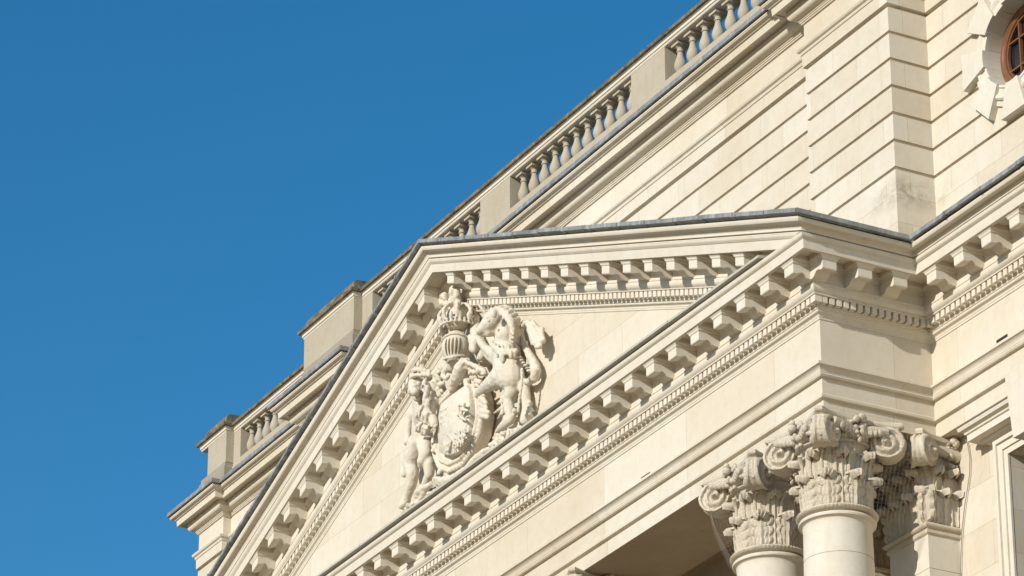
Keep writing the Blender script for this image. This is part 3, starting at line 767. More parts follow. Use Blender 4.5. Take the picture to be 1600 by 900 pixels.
bb.v = [(x * 1.10, y * 1.10, z * 1.06) for x, y, z in bb.v]
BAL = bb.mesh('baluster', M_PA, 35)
def balusters(xa, xb, y, n):
    for i in range(n): put('baluster', BAL, BLD, (xa + (xb - xa) * i / (n - 1), y, 7.57))
balusters(-12.28, -8.50, 2.07, 11)
balusters(-17.62, -13.83, 2.07, 11)
balusters(-6.96, -3.40, 2.07, 10)
balusters(-24.62, -21.0, 2.62, 11)
MB().box(-26, 12, 3.3, 13.5, 5.5, 6.8).build('roof', M_LE, BLD, 0)

# ------------------------------------------------------------------ carved coat of arms in the tympanum
ARMS = thing('carved_coat_of_arms', 'carved stone coat of arms in the pediment: shield, crowned helmet, lion and chained unicorn', 'relief sculpture')
TMP = bpy.data.scenes.new('carving_bench')
def organic(name, mb, voxel=0.02, smooth=3, disp=0.0, dsc=9.0, parent=ARMS, mat=None, fine=0.0):
    me = bpy.data.meshes.new(name); me.from_pydata(mb.v, [], mb.f)
    o = bpy.data.objects.new('tmp', me); TMP.collection.objects.link(o)
    bm = bmesh.new(); bm.from_mesh(me); bmesh.ops.recalc_face_normals(bm, faces=bm.faces); bm.to_mesh(me); bm.free()
    r = o.modifiers.new('r', 'REMESH'); r.mode = 'VOXEL'; r.voxel_size = voxel
    s = o.modifiers.new('s', 'SMOOTH'); s.iterations = smooth; s.factor = 0.5
    TMP.view_layers[0].update(); dg = TMP.view_layers[0].depsgraph
    m2 = bpy.data.meshes.new_from_object(o.evaluated_get(dg)); m2.name = name
    bpy.data.objects.remove(o); bpy.data.meshes.remove(me)
    if disp:
        cs = [v.co.copy() for v in m2.vertices]; ns = [v.normal.copy() for v in m2.vertices]; fl = []
        for a, b in zip(cs, ns):
            fl.extend(a + b * (noise.noise(a * dsc) * disp + noise.noise(a * dsc * 2.7) * disp * 0.5))
        m2.vertices.foreach_set('co', fl)
    m2.materials.clear(); m2.materials.append(mat or M_CV); m2.shade_smooth(); m2.update()
    return put(name, m2, parent)
def scale_cap(mb, a, b, ra_, rb_, n=12, steps=4):
    A, B = Vector(a), Vector(b)
    mb.tube([A.lerp(B, i / steps) for i in range(steps + 1)], [ra_ + (rb_ - ra_) * i / steps for i in range(steps + 1)], n)
    mb.ell(a, (ra_, ra_, ra_), seg=12, ring=8); mb.ell(b, (rb_, rb_, rb_), seg=12, ring=8)
def chainc(mb, pts, rads):
    for (a, b), (r1, r2) in zip(zip(pts, pts[1:]), zip(rads, rads[1:])): scale_cap(mb, a, b, r1 * 1.13, r2 * 1.13)

# unicorn
def sp(mb, p, r, rz=None): mb.ell(p, (r, r, rz or r), seg=12, ring=8)
u = MB()
chainc(u, [(-8.722, -0.660, 3.189), (-8.651, -0.640, 3.207), (-8.563, -0.600, 3.255), (-8.523, -0.530, 3.333), (-8.529, -0.440, 3.449)], [.070, .082, .110, .140, .12])     # muzzle to poll
chainc(u, [(-8.726, -0.600, 3.152), (-8.607, -0.560, 3.150), (-8.568, -0.460, 3.207)], [.05, .08, .10])                                               # jaw
sp(u, (-8.496, -0.660, 3.317), .045); sp(u, (-8.357, -0.700, 3.206), .028); sp(u, (-8.661, -0.700, 3.188), .035)
chainc(u, [(-8.582, -0.380, 3.455), (-8.490, -0.340, 3.263), (-8.483, -0.320, 3.100), (-8.575, -0.280, 2.982), (-8.566, -0.280, 2.839)], [.12, .145, .16, .17, .19])
chainc(u, [(-8.566, -0.280, 2.815), (-8.576, -0.270, 2.682), (-8.496, -0.270, 2.488), (-8.447, -0.260, 2.355)], [.21, .20, .215, .20])
chainc(u, [(-8.687, -0.360, 2.823), (-8.778, -0.420, 2.881), (-8.945, -0.440, 3.014), (-9.175, -0.440, 3.258), (-9.336, -0.440, 3.358), (-9.320, -0.460, 3.170)], [.12, .085, .06, .055, .065, .075])
sp(u, (-9.298, -0.460, 3.255), .07); sp(u, (-9.273, -0.480, 3.112), .06)
chainc(u, [(-8.755, -0.360, 2.780), (-8.884, -0.400, 2.869), (-9.066, -0.400, 3.035), (-9.157, -0.400, 2.977)], [.10, .07, .055, .07])
chainc(u, [(-8.604, -0.320, 2.438), (-8.777, -0.360, 2.416), (-9.048, -0.360, 2.429), (-9.352, -0.320, 2.461), (-9.603, -0.260, 2.476)], [.18, .13, .09, .07, .06])
chainc(u, [(-8.381, -0.260, 2.306), (-8.382, -0.260, 2.487), (-8.401, -0.260, 2.300), (-8.420, -0.260, 2.113), (-8.514, -0.270, 1.992), (-8.477, -0.270, 1.823), (-8.458, -0.250, 1.685)], [.17, .15, .13, .10, .085, .08, .075])
chainc(u, [(-8.477, -0.260, 1.651), (-8.665, -0.280, 1.622), (-8.873, -0.280, 1.603)], [.075, .06, .03])
chainc(u, [(-8.469, -0.140, 2.342), (-8.250, -0.140, 2.169), (-8.151, -0.150, 1.935), (-8.129, -0.150, 1.734), (-8.178, -0.150, 1.561)], [.12, .09, .07, .065, .08])
for a, b in (((-8.666, -0.300, 2.025), (-8.985, -0.220, 2.125)), ((-8.620, -0.300, 1.910), (-9.080, -0.220, 2.005)), ((-8.647, -0.300, 1.824), (-8.947, -0.220, 1.857)), ((-8.609, -0.300, 2.081), (-8.872, -0.220, 2.179)), ((-8.066, -0.140, 1.809), (-8.094, -0.060, 1.807)), ((-8.059, -0.140, 1.710), (-8.066, -0.060, 1.680)), ((-8.074, -0.140, 1.619), (-8.074, -0.060, 1.578)), ((-8.141, -0.140, 1.549), (-8.178, -0.060, 1.540)), ((-8.291, -0.280, 1.731), (-8.346, -0.200, 1.691))):
    scale_cap(u, a, b, .045, .015)
UNI = organic('unicorn', u, 0.018, 2, 0.006, 12)
e_ = MB(); e_.ell((-8.290, -0.640, 3.315), (.035, .05, .075), seg=10, ring=7); e_.ell((-8.502, -0.580, 3.468), (.03, .03, .06), seg=10, ring=7); e_.build('ear', M_CV, UNI, 50)
mn = MB()
LK = [((-8.500, -0.400, 3.540), (-8.501, -0.460, 3.405)), ((-8.424, -0.380, 3.532), (-8.388, -0.460, 3.359)), ((-8.382, -0.340, 3.500), (-8.276, -0.460, 3.271)), ((-8.340, -0.300, 3.449), (-8.186, -0.460, 3.184)), ((-8.311, -0.260, 3.381), (-8.106, -0.460, 3.086)), ((-8.272, -0.240, 3.290), (-8.044, -0.460, 2.991)), ((-8.265, -0.220, 3.202), (-7.980, -0.480, 2.892)), ((-8.256, -0.220, 3.105), (-8.017, -0.460, 2.837)), ((-8.265, -0.220, 3.016), (-8.072, -0.440, 2.794)), ((-8.284, -0.220, 2.930), (-8.118, -0.420, 2.759)), ((-8.576, -0.420, 3.543), (-8.645, -0.460, 3.473))]
for p, q in LK:
    P_, Q_ = Vector(p), Vector(q); mid = (P_ + Q_) / 2 + Vector((0, -.05, .03))
    mn.tube([P_, mid, Q_, Q_ + (Q_ - P_) * .15 + Vector((0, .04, 0))], [.045, .058, .04, .012], 8); mn.ell(p, (.06, .06, .055), seg=8, ring=6)
organic('mane', mn, 0.014, 1, 0.008, 20, UNI).location.z = 0
hn = MB(); hn.tube([(-8.626, -0.620, 3.463), (-8.624, -0.660, 3.510), (-8.640, -0.690, 3.557), (-8.657, -0.720, 3.604), (-8.673, -0.750, 3.647)], [.034, .03, .026, .02, .008], 8); hn.build('horn', M_CV, UNI, 40)
cl = MB(); A0, A1 = Vector((-8.606, -0.500, 2.919)), Vector((-8.134, -0.340, 2.678))
for i in range(11):
    t = i / 10; a = A0.lerp(A1, t); a.z -= 0.05 * math.sin(math.pi * t); a.y -= 0.06 * math.sin(math.pi * t)
    cl.ell(tuple(a), (.042, .045, .04), seg=8, ring=6)
    if i % 2 == 0: cl.ell((a.x, a.y - .01, a.z + .06), (.028, .03, .045), seg=8, ring=6)
cl.tube([A0 + Vector((0, 0, -.05)), A0.lerp(A1, .5) + Vector((0, -.08, -.11)), A1 + Vector((0, 0, -.05))], .03, 8)
for p in ((-8.350, -0.480, 2.641), (-8.150, -0.420, 2.598), (-8.463, -0.480, 2.732), (-8.150, -0.360, 2.610), (-8.343, -0.460, 2.592)): cl.ell(p, (.04, .04, .075), seg=8, ring=6)
organic('collar', cl, 0.014, 1, 0.006, 20, UNI).location.z = 0
tl = MB()
tp = [(-8.233, -0.160, 2.235), (-8.035, -0.160, 2.146), (-7.841, -0.170, 2.138), (-7.775, -0.170, 2.227), (-7.839, -0.170, 2.378), (-7.970, -0.170, 2.556), (-8.110, -0.170, 2.739), (-8.211, -0.170, 2.907), (-8.268, -0.170, 3.070), (-8.223, -0.180, 3.154), (-8.079, -0.200, 3.162), (-7.875, -0.220, 3.087)]
tl.tube(tp, [.04, .06, .078, .082, .078, .066, .054, .046, .042, .042, .045, .05], 12)
for a, b, r0_, r1_ in (((-7.882, -0.240, 3.085), (-7.526, -0.240, 2.596), .03, .05), ((-7.912, -0.260, 3.058), (-7.629, -0.260, 2.609), .03, .05), ((-7.809, -0.220, 3.071), (-7.504, -0.220, 2.752), .035, .045), ((-7.685, -0.240, 2.959), (-7.462, -0.220, 2.620), .03, .045), ((-7.890, -0.260, 2.968), (-7.751, -0.260, 2.704), .025, .035)):
    scale_cap(tl, a, b, r0_, r1_)
for p in ((-7.507, -0.260, 2.515), (-7.448, -0.240, 2.587), (-7.558, -0.280, 2.531), (-7.492, -0.220, 2.690), (-7.527, -0.200, 2.835), (-7.680, -0.280, 2.637)): tl.ell(p, (.05, .05, .04), seg=8, ring=6)
for i in range(7):
    p = Vector((-8.230, -0.240, 2.667)).lerp(Vector((-7.851, -0.260, 2.237)), i / 6); tl.ell(tuple(p), (.045, .05, .022), seg=8, ring=6)
organic('tail', tl, 0.016, 1, 0.010, 14, UNI).location.z = 0
ch = MB(); A0, A1 = Vector((-7.834, -0.400, 2.225)), Vector((-7.994, -0.360, 1.621))
for i in range(18):
    t = i / 17; a = A0.lerp(A1, t); a.x += 0.03 * math.sin(5 * t)
    ch.ell(tuple(a), (.018, .03, .045) if i % 2 else (.038, .02, .035), seg=8, ring=6)
organic('chain', ch, 0.012, 0, 0, 9, UNI).location.z = 0

# lion
l = MB()
sp(l, (-11.270, -0.440, 3.277), .19); sp(l, (-11.103, -0.580, 3.129), .135); sp(l, (-11.051, -0.680, 3.046), .078); sp(l, (-10.901, -0.700, 2.966), .075); sp(l, (-11.035, -0.600, 2.942), .07); sp(l, (-11.045, -0.660, 3.180), .045); sp(l, (-10.809, -0.680, 3.079), .045); sp(l, (-10.970, -0.740, 3.032), .035)
chainc(l, [(-10.916, -0.700, 3.092), (-10.938, -0.750, 3.018)], [.035, .042])
chainc(l, [(-11.237, -0.340, 3.194), (-11.210, -0.330, 2.958), (-11.270, -0.310, 2.758)], [.19, .21, .19])
chainc(l, [(-11.409, -0.270, 2.789), (-11.486, -0.260, 2.608), (-11.551, -0.250, 2.453)], [.18, .165, .15])
chainc(l, [(-11.748, -0.280, 2.976), (-11.843, -0.300, 2.886), (-11.902, -0.300, 2.756), (-11.930, -0.300, 2.645), (-11.907, -0.320, 2.542)], [.10, .065, .055, .05, .06])
chainc(l, [(-11.662, -0.240, 2.436), (-11.793, -0.250, 2.301), (-11.900, -0.250, 2.160), (-11.847, -0.250, 1.960), (-11.912, -0.240, 1.805), (-12.044, -0.240, 1.672), (-12.152, -0.240, 1.537)], [.17, .15, .12, .10, .085, .07, .08])
chainc(l, [(-12.113, -0.260, 1.543), (-12.168, -0.300, 1.495)], [.07, .04])
chainc(l, [(-11.377, -0.260, 2.326), (-11.256, -0.320, 2.089), (-11.297, -0.360, 1.977), (-11.378, -0.340, 1.921)], [.14, .10, .075, .05])
chainc(l, [(-11.333, -0.250, 2.162), (-11.250, -0.250, 1.922), (-11.267, -0.240, 1.750), (-11.403, -0.240, 1.621), (-11.605, -0.260, 1.511)], [.11, .095, .075, .06, .075])
chainc(l, [(-10.990, -0.400, 2.664), (-10.693, -0.480, 2.460), (-10.565, -0.520, 2.314)], [.09, .07, .062])
for p in ((-10.546, -0.560, 2.260), (-10.474, -0.560, 2.221), (-10.453, -0.540, 2.247)): sp(l, p, .028)
chainc(l, [(-12.192, -0.080, 2.482), (-12.480, -0.060, 2.501), (-12.564, -0.060, 2.379), (-12.496, -0.080, 2.229)], [.05, .035, .035, .05])
for q, rr2 in (((-11.140, -0.360, 3.304), .15), ((-10.993, -0.380, 3.061), .19), ((-10.992, -0.360, 2.854), .19), ((-11.103, -0.320, 2.693), .17), ((-11.244, -0.380, 2.855), .17), ((-11.350, -0.340, 2.692), .16), ((-11.495, -0.280, 2.547), .17), ((-11.295, -0.360, 3.456), .12)): l.ell(q, (rr2, rr2 * .8, rr2), seg=14, ring=9)
LION = organic('lion', l, 0.018, 2, 0.006, 12)
mn = MB()
LK = [((-10.913, -0.510, 3.230), (-10.742, -0.570, 2.880)), ((-10.880, -0.470, 3.150), (-10.734, -0.530, 2.810)), ((-10.911, -0.410, 3.084), (-10.741, -0.470, 2.735)), ((-10.761, -0.570, 2.932), (-10.698, -0.590, 2.604)), ((-10.734, -0.530, 2.840), (-10.666, -0.550, 2.525)), ((-10.780, -0.450, 2.784), (-10.712, -0.470, 2.484)), ((-10.896, -0.570, 2.744), (-10.915, -0.570, 2.496)), ((-10.798, -0.570, 2.646), (-10.793, -0.570, 2.375)), ((-10.739, -0.550, 2.598), (-10.722, -0.550, 2.323)), ((-10.747, -0.490, 2.553), (-10.719, -0.490, 2.333)), ((-11.077, -0.530, 2.761), (-11.116, -0.530, 2.565)), ((-10.951, -0.530, 2.503), (-11.048, -0.510, 2.333)), ((-10.847, -0.530, 2.418), (-10.943, -0.510, 2.219)), ((-10.789, -0.510, 2.371), (-10.861, -0.490, 2.208)), ((-11.082, -0.510, 2.526), (-11.191, -0.490, 2.391)), ((-10.822, -0.450, 2.380), (-10.858, -0.430, 2.248))]
for p, q in LK:
    P_, Q_ = Vector(p), Vector(q); d_ = Vector((.03, 0, 0))
    mn.tube([P_, P_.lerp(Q_, .33) + d_ + Vector((0, -.04, 0)), P_.lerp(Q_, .7) - d_ + Vector((0, -.03, 0)), Q_ + Vector((.02, .05, 0))], [.034, .042, .032, .01], 8)
organic('mane', mn, 0.014, 1, 0.010, 20, LION).location.z = 0
cr = MB(); A0, A1 = Vector((-11.242, -0.580, 3.383)), Vector((-10.866, -0.460, 3.298))
for i in range(9):
    t = i / 8; a = A0.lerp(A1, t); a.y -= .09 * math.sin(math.pi * t)
    cr.ell(tuple(a), (.045, .045, .038), seg=8, ring=6); cr.ell((a.x, a.y, a.z + .07 + .04 * math.sin(math.pi * t)), (.035, .035, .05), seg=8, ring=6)
cr.ell((-11.161, -0.460, 3.459), (.14, .12, .11)); cr.ell((-11.111, -0.480, 3.548), (.035, .035, .045))
organic('crown', cr, 0.014, 1, 0.008, 18, LION).location.z = 0

# shield with its strapwork frame
out = [(-11.002, -0.260, 2.637), (-11.082, -0.260, 2.366), (-11.028, -0.260, 2.017), (-10.856, -0.260, 1.730), (-10.497, -0.260, 1.519), (-10.056, -0.260, 1.467), (-9.737, -0.260, 1.584), (-9.507, -0.260, 1.806), (-9.393, -0.260, 2.086), (-9.423, -0.260, 2.362), (-9.558, -0.260, 2.636), (-9.834, -0.260, 2.937), (-10.100, -0.260, 3.071), (-10.217, -0.260, 2.952), (-10.603, -0.260, 2.921), (-10.903, -0.260, 2.864)]
inn = [(-10.662, -0.360, 2.503), (-10.681, -0.360, 2.196), (-10.629, -0.360, 1.880), (-10.336, -0.360, 1.706), (-9.983, -0.360, 1.623), (-9.710, -0.360, 1.686), (-9.607, -0.360, 1.882), (-9.575, -0.360, 2.223), (-9.588, -0.360, 2.524), (-9.695, -0.360, 2.698), (-10.142, -0.360, 2.713), (-10.587, -0.360, 2.699)]
fr_ = MB()
fr_.prism([(x, z) for x, y, z in out], -0.27, -0.03)
def closed(pts): return list(pts) + [pts[0], pts[1]]
fr_.tube(closed(out), [.052] * (len(out) + 2), 8)
oc = Vector((sum(p[0] for p in out) / len(out), -.3, sum(p[2] for p in out) / len(out)))
fr_.tube(closed([Vector(p).lerp(oc, .13) + Vector((0, -.03, 0)) for p in out]), [.035] * (len(out) + 2), 8)
for i in range(len(out)):
    a, b = Vector(out[i]), Vector(out[(i + 1) % len(out)])
    for t in (0.1, 0.35, 0.6, 0.85):
        c = a.lerp(b, t); fr_.ell((c.x, c.y - .045, c.z), (.026, .022, .024), seg=8, ring=6)
for p, q in (((-9.385, -0.280, 2.359), (-9.127, -0.340, 2.168)), ((-9.356, -0.280, 2.244), (-9.116, -0.340, 2.076)), ((-9.317, -0.300, 2.108), (-8.965, -0.380, 1.934)), ((-9.317, -0.300, 2.034), (-8.994, -0.380, 1.866)), ((-9.444, -0.280, 2.514), (-9.212, -0.320, 2.343)), ((-9.590, -0.280, 2.749), (-9.351, -0.320, 2.618)), ((-10.921, -0.280, 2.662), (-10.924, -0.340, 2.606)), ((-10.996, -0.280, 2.480), (-10.987, -0.340, 2.405)), ((-10.955, -0.280, 2.105), (-10.945, -0.340, 2.030)), ((-10.718, -0.300, 1.628), (-10.729, -0.340, 1.559))): scale_cap(fr_, p, q, .06, .04)
SH = organic('shield', fr_, 0.014, 1, 0.003, 18)
fi = MB(); cxs = sum(p[0] for p in inn) / len(inn); czs = sum(p[2] for p in inn) / len(inn)
k = 6; n_ = len(inn); vs = [(cxs, -0.525, czs)]; fs = []
for j in range(1, k + 1):
    t = j / k
    for p in inn: vs.append((cxs + (p[0] - cxs) * t, -0.395 - 0.13 * (1 - t * t), czs + (p[2] - czs) * t))
for i in range(n_):
    fs.append((0, 1 + i, 1 + (i + 1) % n_))
    for j in range(k - 1): fs.append((1 + j * n_ + i, 1 + (j + 1) * n_ + i, 1 + (j + 1) * n_ + (i + 1) % n_, 1 + j * n_ + (i + 1) % n_))
vs += [(p[0], -0.2, p[2]) for p in inn]; b0 = 1 + k * n_
fs += [(b0 - n_ + i, b0 - n_ + (i + 1) % n_, b0 + (i + 1) % n_, b0 + i) for i in range(n_)] + [tuple(range(b0 + n_ - 1, b0 - 1, -1))]
fi.add(vs, fs)
def band(a, b, r):
    a, b = Vector(a), Vector(b); fi.tube([a, a.lerp(b, .5) + Vector((0, -.04, 0)), b], r, 6)
band((-9.937, -0.460, 2.623), (-9.984, -0.460, 1.586), .014); band((-10.543, -0.420, 2.251), (-9.495, -0.420, 2.077), .014)
for p in ((-10.185, -0.490, 2.444), (-10.146, -0.500, 2.323), (-10.151, -0.500, 2.221), (-9.660, -0.500, 1.859), (-9.676, -0.500, 1.769), (-9.718, -0.490, 1.687)):      # lions passant
    fi.ell(p, (.15, .035, .028), seg=10, ring=6)
    for dx in (-.11, -.04, .06, .12): fi.ell((p[0] + dx, p[1] - .01, p[2] - .045), (.018, .025, .035), seg=8, ring=6)
    fi.ell((p[0] - .16, p[1] - .01, p[2] + .03), (.04, .03, .035), seg=8, ring=6); fi.tube([(p[0] + .14, p[1], p[2]), (p[0] + .20, p[1], p[2] + .05), (p[0] + .16, p[1], p[2] + .08)], .012, 6)
for p, q in (((-9.661, -0.510, 2.137), (-9.561, -0.490, 2.294)), ((-9.586, -0.510, 2.197), (-9.485, -0.480, 2.147)), ((-9.662, -0.500, 2.095), (-9.554, -0.480, 2.008)), ((-9.569, -0.510, 2.264), (-9.723, -0.500, 2.345)), ((-9.750, -0.500, 2.173), (-9.775, -0.500, 2.330))): scale_cap(fi, p, q, .035, .022)   # lion rampant
fi.tube([(-10.300, -0.470, 2.032), (-10.310, -0.470, 1.887), (-10.223, -0.450, 1.726)], .018, 6); fi.tube([(-10.300, -0.470, 2.032), (-10.119, -0.490, 1.975), (-9.988, -0.490, 1.837), (-10.193, -0.450, 1.715)], .02, 6)   # harp
for i in range(5):
    b_ = (-10.257, -0.480, 1.999); fi.tube([(b_[0] + i * .05, b_[1], b_[2] - .02), (b_[0] + i * .045 + .02, b_[1], b_[2] - .33 + i * .05)], .008, 5)
organic('shield_field', fi, 0.012, 0, 0.004, 20, SH).location.z = 0

# helmet, crown, crest
HC = Vector((-10.133, -0.360, 3.514)); HR = (.24, .23, .30)
h = MB(); h.ell(tuple(HC), HR, seg=24, ring=16); scale_cap(h, (-10.203, -0.340, 3.403), (-10.319, -0.340, 3.282), .15, .13)
HEL = organic('helmet', h, 0.016, 2, 0, 7)
def onh(phi, t, o=0.0): return (HC.x + (HR[0] + o) * math.sin(phi) * math.cos(t), HC.y - (HR[1] + o) * math.cos(phi) * math.cos(t), HC.z + (HR[2] + o) * math.sin(t))
for i in range(5):
    ph = R(18 + 15 * i); bars = MB()
    bars.tube([onh(ph - .02 * (3 - j), R(-38 + 11 * j), 0.0) for j in range(6)], [.006, .015, .018, .018, .016, .006], 6)
    bars.build('visor_slot', M_VS, HEL, 40)  # strip on the helmet surface, coloured dark as an open slot's shade
rim = MB()
rim.tube([onh(R(p_), R(34 - 6 * abs(p_ - 50) / 50), .01) for p_ in range(-40, 151, 19)], .024, 8)
rim.tube([onh(R(p_), R(-48 + 8 * abs(p_ - 40) / 60), .01) for p_ in range(-30, 131, 20)], .024, 8)
for p_ in range(-20, 121, 20): rim.ell(onh(R(p_), R(-56), .01), (.025, .025, .02), seg=8, ring=6)
organic('visor_rim', rim, 0.014, 1, 0.003, 20, HEL).location.z = 0
c = MB(); CB = Vector((-10.142, -0.320, 3.886)); CT = CB + Vector((0, 0, .50))
for i in range(18):
    an = R(-80 + i * 15); x_, y_ = CB.x + .285 * math.sin(an), CB.y - .285 * math.cos(an)
    c.ell((x_, y_, CB.z), (.034, .034, .03), seg=8, ring=6); c.ell((x_, y_, CB.z + .055), (.026, .026, .025), seg=8, ring=6)
    if i % 2 == 0: c.ell((x_, y_, CB.z + .12), (.04, .035, .065), seg=8, ring=6)
for an in range(-75, 200, 45):
    a_ = R(an); pts = []
    for j in range(6):
        t = j / 5; rr2 = .285 + .06 * math.sin(math.pi * t * .8); rr2 *= math.cos(t * math.pi / 2) ** .45 if t < 1 else 0
        pts.append((CB.x + rr2 * math.sin(a_), CB.y - rr2 * math.cos(a_), CB.z + .08 + .38 * t - .05 * t * t))
    c.tube(pts, .034, 8)
    for q in pts[:-1]: c.ell(q, (.036, .036, .03), seg=8, ring=6)
c.ell((CB.x, CB.y, CB.z + .15), (.23, .22, .22)); c.ell((CT.x, CT.y, CT.z - .04), (.065, .065, .06))
organic('crown', c, 0.015, 0, 0.005, 18)
ct = MB()
chainc(ct, [(-10.141, -0.340, 4.266), (-10.137, -0.360, 4.332), (-10.137, -0.380, 4.413), (-10.162, -0.380, 4.495)], [.10, .085, .09, .08])
sp(ct, (-10.138, -0.400, 4.530), .085); sp(ct, (-10.103, -0.460, 4.470), .05); sp(ct, (-10.108, -0.440, 4.424), .045); sp(ct, (-10.053, -0.380, 4.492), .06); sp(ct, (-10.066, -0.380, 4.420), .06)
chainc(ct, [(-10.131, -0.420, 4.365), (-10.148, -0.460, 4.327), (-10.115, -0.460, 4.265)], [.04, .032, .04]); chainc(ct, [(-9.955, -0.420, 4.245), (-9.954, -0.420, 4.172)], [.05, .04])
ct.ell((-10.124, -0.400, 4.580), (.075, .06, .028), seg=10, ring=6)
chainc(ct, [(-10.228, -0.320, 4.342), (-10.630, -0.260, 4.513)], [.06, .05]); chainc(ct, [(-10.669, -0.240, 4.541), (-10.838, -0.240, 4.634), (-10.897, -0.260, 4.715), (-10.850, -0.260, 4.769), (-10.690, -0.280, 4.699), (-10.675, -0.280, 4.632)], [.05, .055, .06, .055, .05, .04])
sp(ct, (-10.984, -0.240, 4.669), .05); sp(ct, (-10.934, -0.240, 4.600), .04)
organic('crest_lion', ct, 0.015, 1, 0.012, 16)
mt_ = MB()     # mantling and scrolling foliage around helmet
for pts, rd in (([(-9.639, -0.360, 3.091), (-9.681, -0.440, 3.081), (-9.782, -0.460, 2.998), (-9.935, -0.440, 2.897), (-10.190, -0.380, 2.843), (-10.360, -0.340, 2.822)], [.05, .085, .11, .10, .06, .02]),
                ([(-9.643, -0.460, 3.081), (-9.457, -0.460, 2.953), (-9.302, -0.420, 2.842), (-9.163, -0.360, 2.730), (-9.139, -0.300, 2.616)], [.03, .04, .045, .045, .03]),
                ([(-9.708, -0.340, 2.971), (-9.415, -0.360, 2.817), (-9.224, -0.340, 2.699)], [.04, .05, .03]),
                ([(-10.281, -0.360, 3.310), (-10.518, -0.360, 3.332), (-10.833, -0.320, 3.368), (-10.904, -0.320, 3.275), (-10.743, -0.340, 3.113), (-10.537, -0.360, 3.053)], [.06, .07, .065, .06, .05, .03]),
                ([(-10.282, -0.420, 3.203), (-10.424, -0.420, 3.199), (-10.470, -0.420, 3.134), (-10.327, -0.420, 3.042), (-10.195, -0.440, 3.046)], [.05, .05, .045, .04, .025]),
                ([(-11.034, -0.240, 3.271), (-10.931, -0.260, 3.107), (-10.737, -0.280, 2.932)], [.06, .07, .06]),
                ([(-9.651, -0.360, 3.525), (-9.491, -0.400, 3.416), (-9.374, -0.420, 3.247), (-9.457, -0.400, 3.166)], [.04, .07, .075, .05]),
                ([(-9.967, -0.060, 4.088), (-9.961, -0.100, 3.884), (-9.837, -0.140, 3.658), (-9.658, -0.160, 3.368), (-9.435, -0.180, 3.039)], [.05, .09, .10, .12, .12]),
                ([(-9.531, -0.300, 3.193), (-9.354, -0.320, 3.001), (-9.209, -0.300, 2.960)], [.05, .06, .04]),
                ([(-9.855, -0.300, 3.061), (-9.853, -0.300, 2.894), (-9.782, -0.300, 2.678)], [.07, .08, .07])):
    mt_.tube(pts, rd, 10)
rr_ = random.Random(9)
def scat(mb, p, q, n_, sx, sz, r0_, r1_):
    for i in range(n_):
        a = Vector(p).lerp(Vector(q), (i + .5) / n_) + Vector((rr_.uniform(-sx, sx), rr_.uniform(-.03, .03), rr_.uniform(-sz, sz)))
        r_ = rr_.uniform(r0_, r1_); a2 = a + Vector((rr_.uniform(-.09, .09), -.03, rr_.uniform(-.09, .09))); mb.tube([a, (a + a2) / 2 + Vector((0, -.03, 0)), a2], [r_ * .6, r_, r_ * .3], 7)
scat(mt_, (-10.684, -0.360, 3.373), (-10.842, -0.300, 2.993), 30, .16, .05, .025, .05); scat(mt_, (-9.749, -0.380, 3.050), (-9.087, -0.340, 2.658), 16, .05, .05, .02, .04)
scat(mt_, (-9.409, -0.340, 3.184), (-9.072, -0.300, 2.964), 10, .06, .05, .02, .04); scat(mt_, (-9.668, -0.300, 2.869), (-9.427, -0.280, 2.498), 16, .08, .05, .02, .04)
organic('mantling', mt_, 0.016, 1, 0.012, 14)
bs = MB(); TP = [Vector(q) for q in ((-12.043, -0.300, 1.405), (-11.799, -0.300, 1.468), (-11.314, -0.300, 1.473), (-10.714, -0.300, 1.396), (-10.124, -0.300, 1.293), (-9.659, -0.300, 1.305), (-9.200, -0.300, 1.377), (-8.891, -0.280, 1.513), (-8.403, -0.280, 1.427), (-8.032, -0.280, 1.364), (-7.848, -0.240, 1.351))]
for a, b in zip(TP, TP[1:]):
    n_ = max(2, int(abs(b.x - a.x) / .10))
    for i in range(n_):
        q = a.lerp(b, i / n_); d_ = rr_.uniform(0, .05); bs.box(q.x - .07, q.x + .07, -.26 - d_, -.02, .85, q.z + rr_.uniform(-.05, .05))
        scat(bs, (q.x, -.30, q.z - .03), (q.x + .05, -.30, q.z - .28), 5, .05, .03, .025, .05)
bs.tube([(-10.829, -0.380, 1.490), (-10.422, -0.420, 1.305), (-10.069, -0.420, 1.221), (-9.661, -0.420, 1.204), (-9.354, -0.400, 1.284), (-9.115, -0.360, 1.349)], [.04, .06, .06, .06, .06, .05], 8)
bs.tube([(-10.867, -0.360, 1.448), (-10.460, -0.400, 1.255), (-10.106, -0.400, 1.174), (-9.699, -0.400, 1.154), (-9.392, -0.380, 1.238), (-9.153, -0.340, 1.309)], [.03, .05, .05, .05, .05, .04], 8)
bs.tube([(-11.579, -0.320, 1.520), (-11.257, -0.360, 1.471), (-10.918, -0.380, 1.433)], [.05, .06, .05], 8)
organic('compartment', bs, 0.018, 1, 0.015, 14)

bpy.data.scenes.remove(TMP)
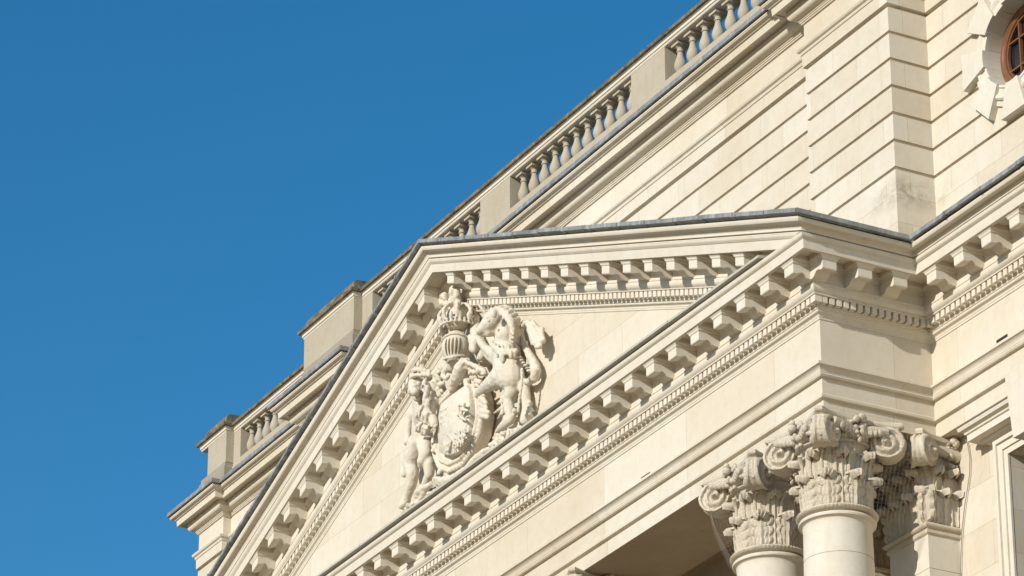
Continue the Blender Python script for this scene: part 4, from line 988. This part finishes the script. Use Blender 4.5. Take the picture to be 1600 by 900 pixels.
# ------------------------------------------------------------------ bird net hung round the capitals
def net():
    mb = MB(); r = 0.0010
    def top(t):      # rectangle under the architrave, t in 0..1 runs left front -> right front -> right back
        pts = [(-2.98, -0.24, -1.40), (0.28, -0.24, -1.40), (0.28, 1.2, -1.40)]
        L_ = [3.26, 1.44]; d = t * sum(L_)
        if d <= L_[0]: return Vector(pts[0]).lerp(Vector(pts[1]), d / L_[0])
        return Vector(pts[1]).lerp(Vector(pts[2]), (d - L_[0]) / L_[1])
    def bot(t):
        pts = [(-2.75, 0.3, -2.80), (-2.45, -0.06, -2.82), (-1.33, 0.2, -2.80), (-0.70, -0.06, -2.82), (0.0, 0.2, -2.82), (0.04, 1.2, -2.80)]
        ts = [0, .10, .38, .60, .78, 1.0]
        for i in range(5):
            if t <= ts[i + 1]: return Vector(pts[i]).lerp(Vector(pts[i + 1]), (t - ts[i]) / (ts[i + 1] - ts[i]))
        return Vector(pts[-1])
    nu_, nv_ = 72, 28
    G = [[None] * (nv_ + 1) for _ in range(nu_ + 1)]
    for i in range(nu_ + 1):
        for j in range(nv_ + 1):
            t, s = i / nu_, j / nv_; a, b = top(t), bot(t); p = a.lerp(b, s)
            n_ = Vector((-0.0, -1, 0)) if t < .69 else Vector((1, -.2, 0)); p += n_ * (0.20 * math.sin(math.pi * s) * (1 - .35 * s) * min(1.0, t / 0.12 + 0.1))
            G[i][j] = p + Vector((noise.noise(p * 2) * .02, noise.noise(p * 2 + Vector((5, 5, 5))) * .02, 0))
    for i in range(nu_ + 1):
        mb.tube(G[i], r, 3)
    for j in range(nv_ + 1):
        mb.tube([G[i][j] for i in range(nu_ + 1)], r, 3)
    return mb
NET = net().build('bird_net', M_NE, None, 0, fix=False)
MB().tube([(0.314, 2.080, -1.430), (0.364, 2.100, -1.587), (0.386, 2.110, -1.783), (0.357, 2.110, -2.019), (0.216, 2.110, -2.392), (0.098, 2.110, -2.782), (0.019, 2.110, -3.352), (-0.057, 2.110, -3.919)], .007, 6).build('edge_cord', M_NE, NET, 40)
tag(NET, 'fine mesh bird net draped around the column capitals under the portico corner', 'net')

# anti-perching spikes on the ledge over the wing doorway
spk = MB(); rs = random.Random(3)
for i in range(34):
    x = 0.74 + i * 0.034; spk.tube([(x, 1.93, -1.50), (x + rs.uniform(-.02, .02), 1.90 + rs.uniform(-.02, .02), -1.36)], [.0035, .002], 4)
    spk.tube([(x + .01, 2.02, -1.49), (x + .01 + rs.uniform(-.02, .02), 2.03 + rs.uniform(-.03, .03), -1.35)], [.0035, .002], 4)
spk.box(0.72, 1.92, 1.97, 1.99, -1.505, -1.495)
spk = spk.build('bird_spikes', M_NE, None, 0)
tag(spk, 'row of thin upright anti-perching spikes on the stone ledge above the doorway at lower right', 'bird spikes')
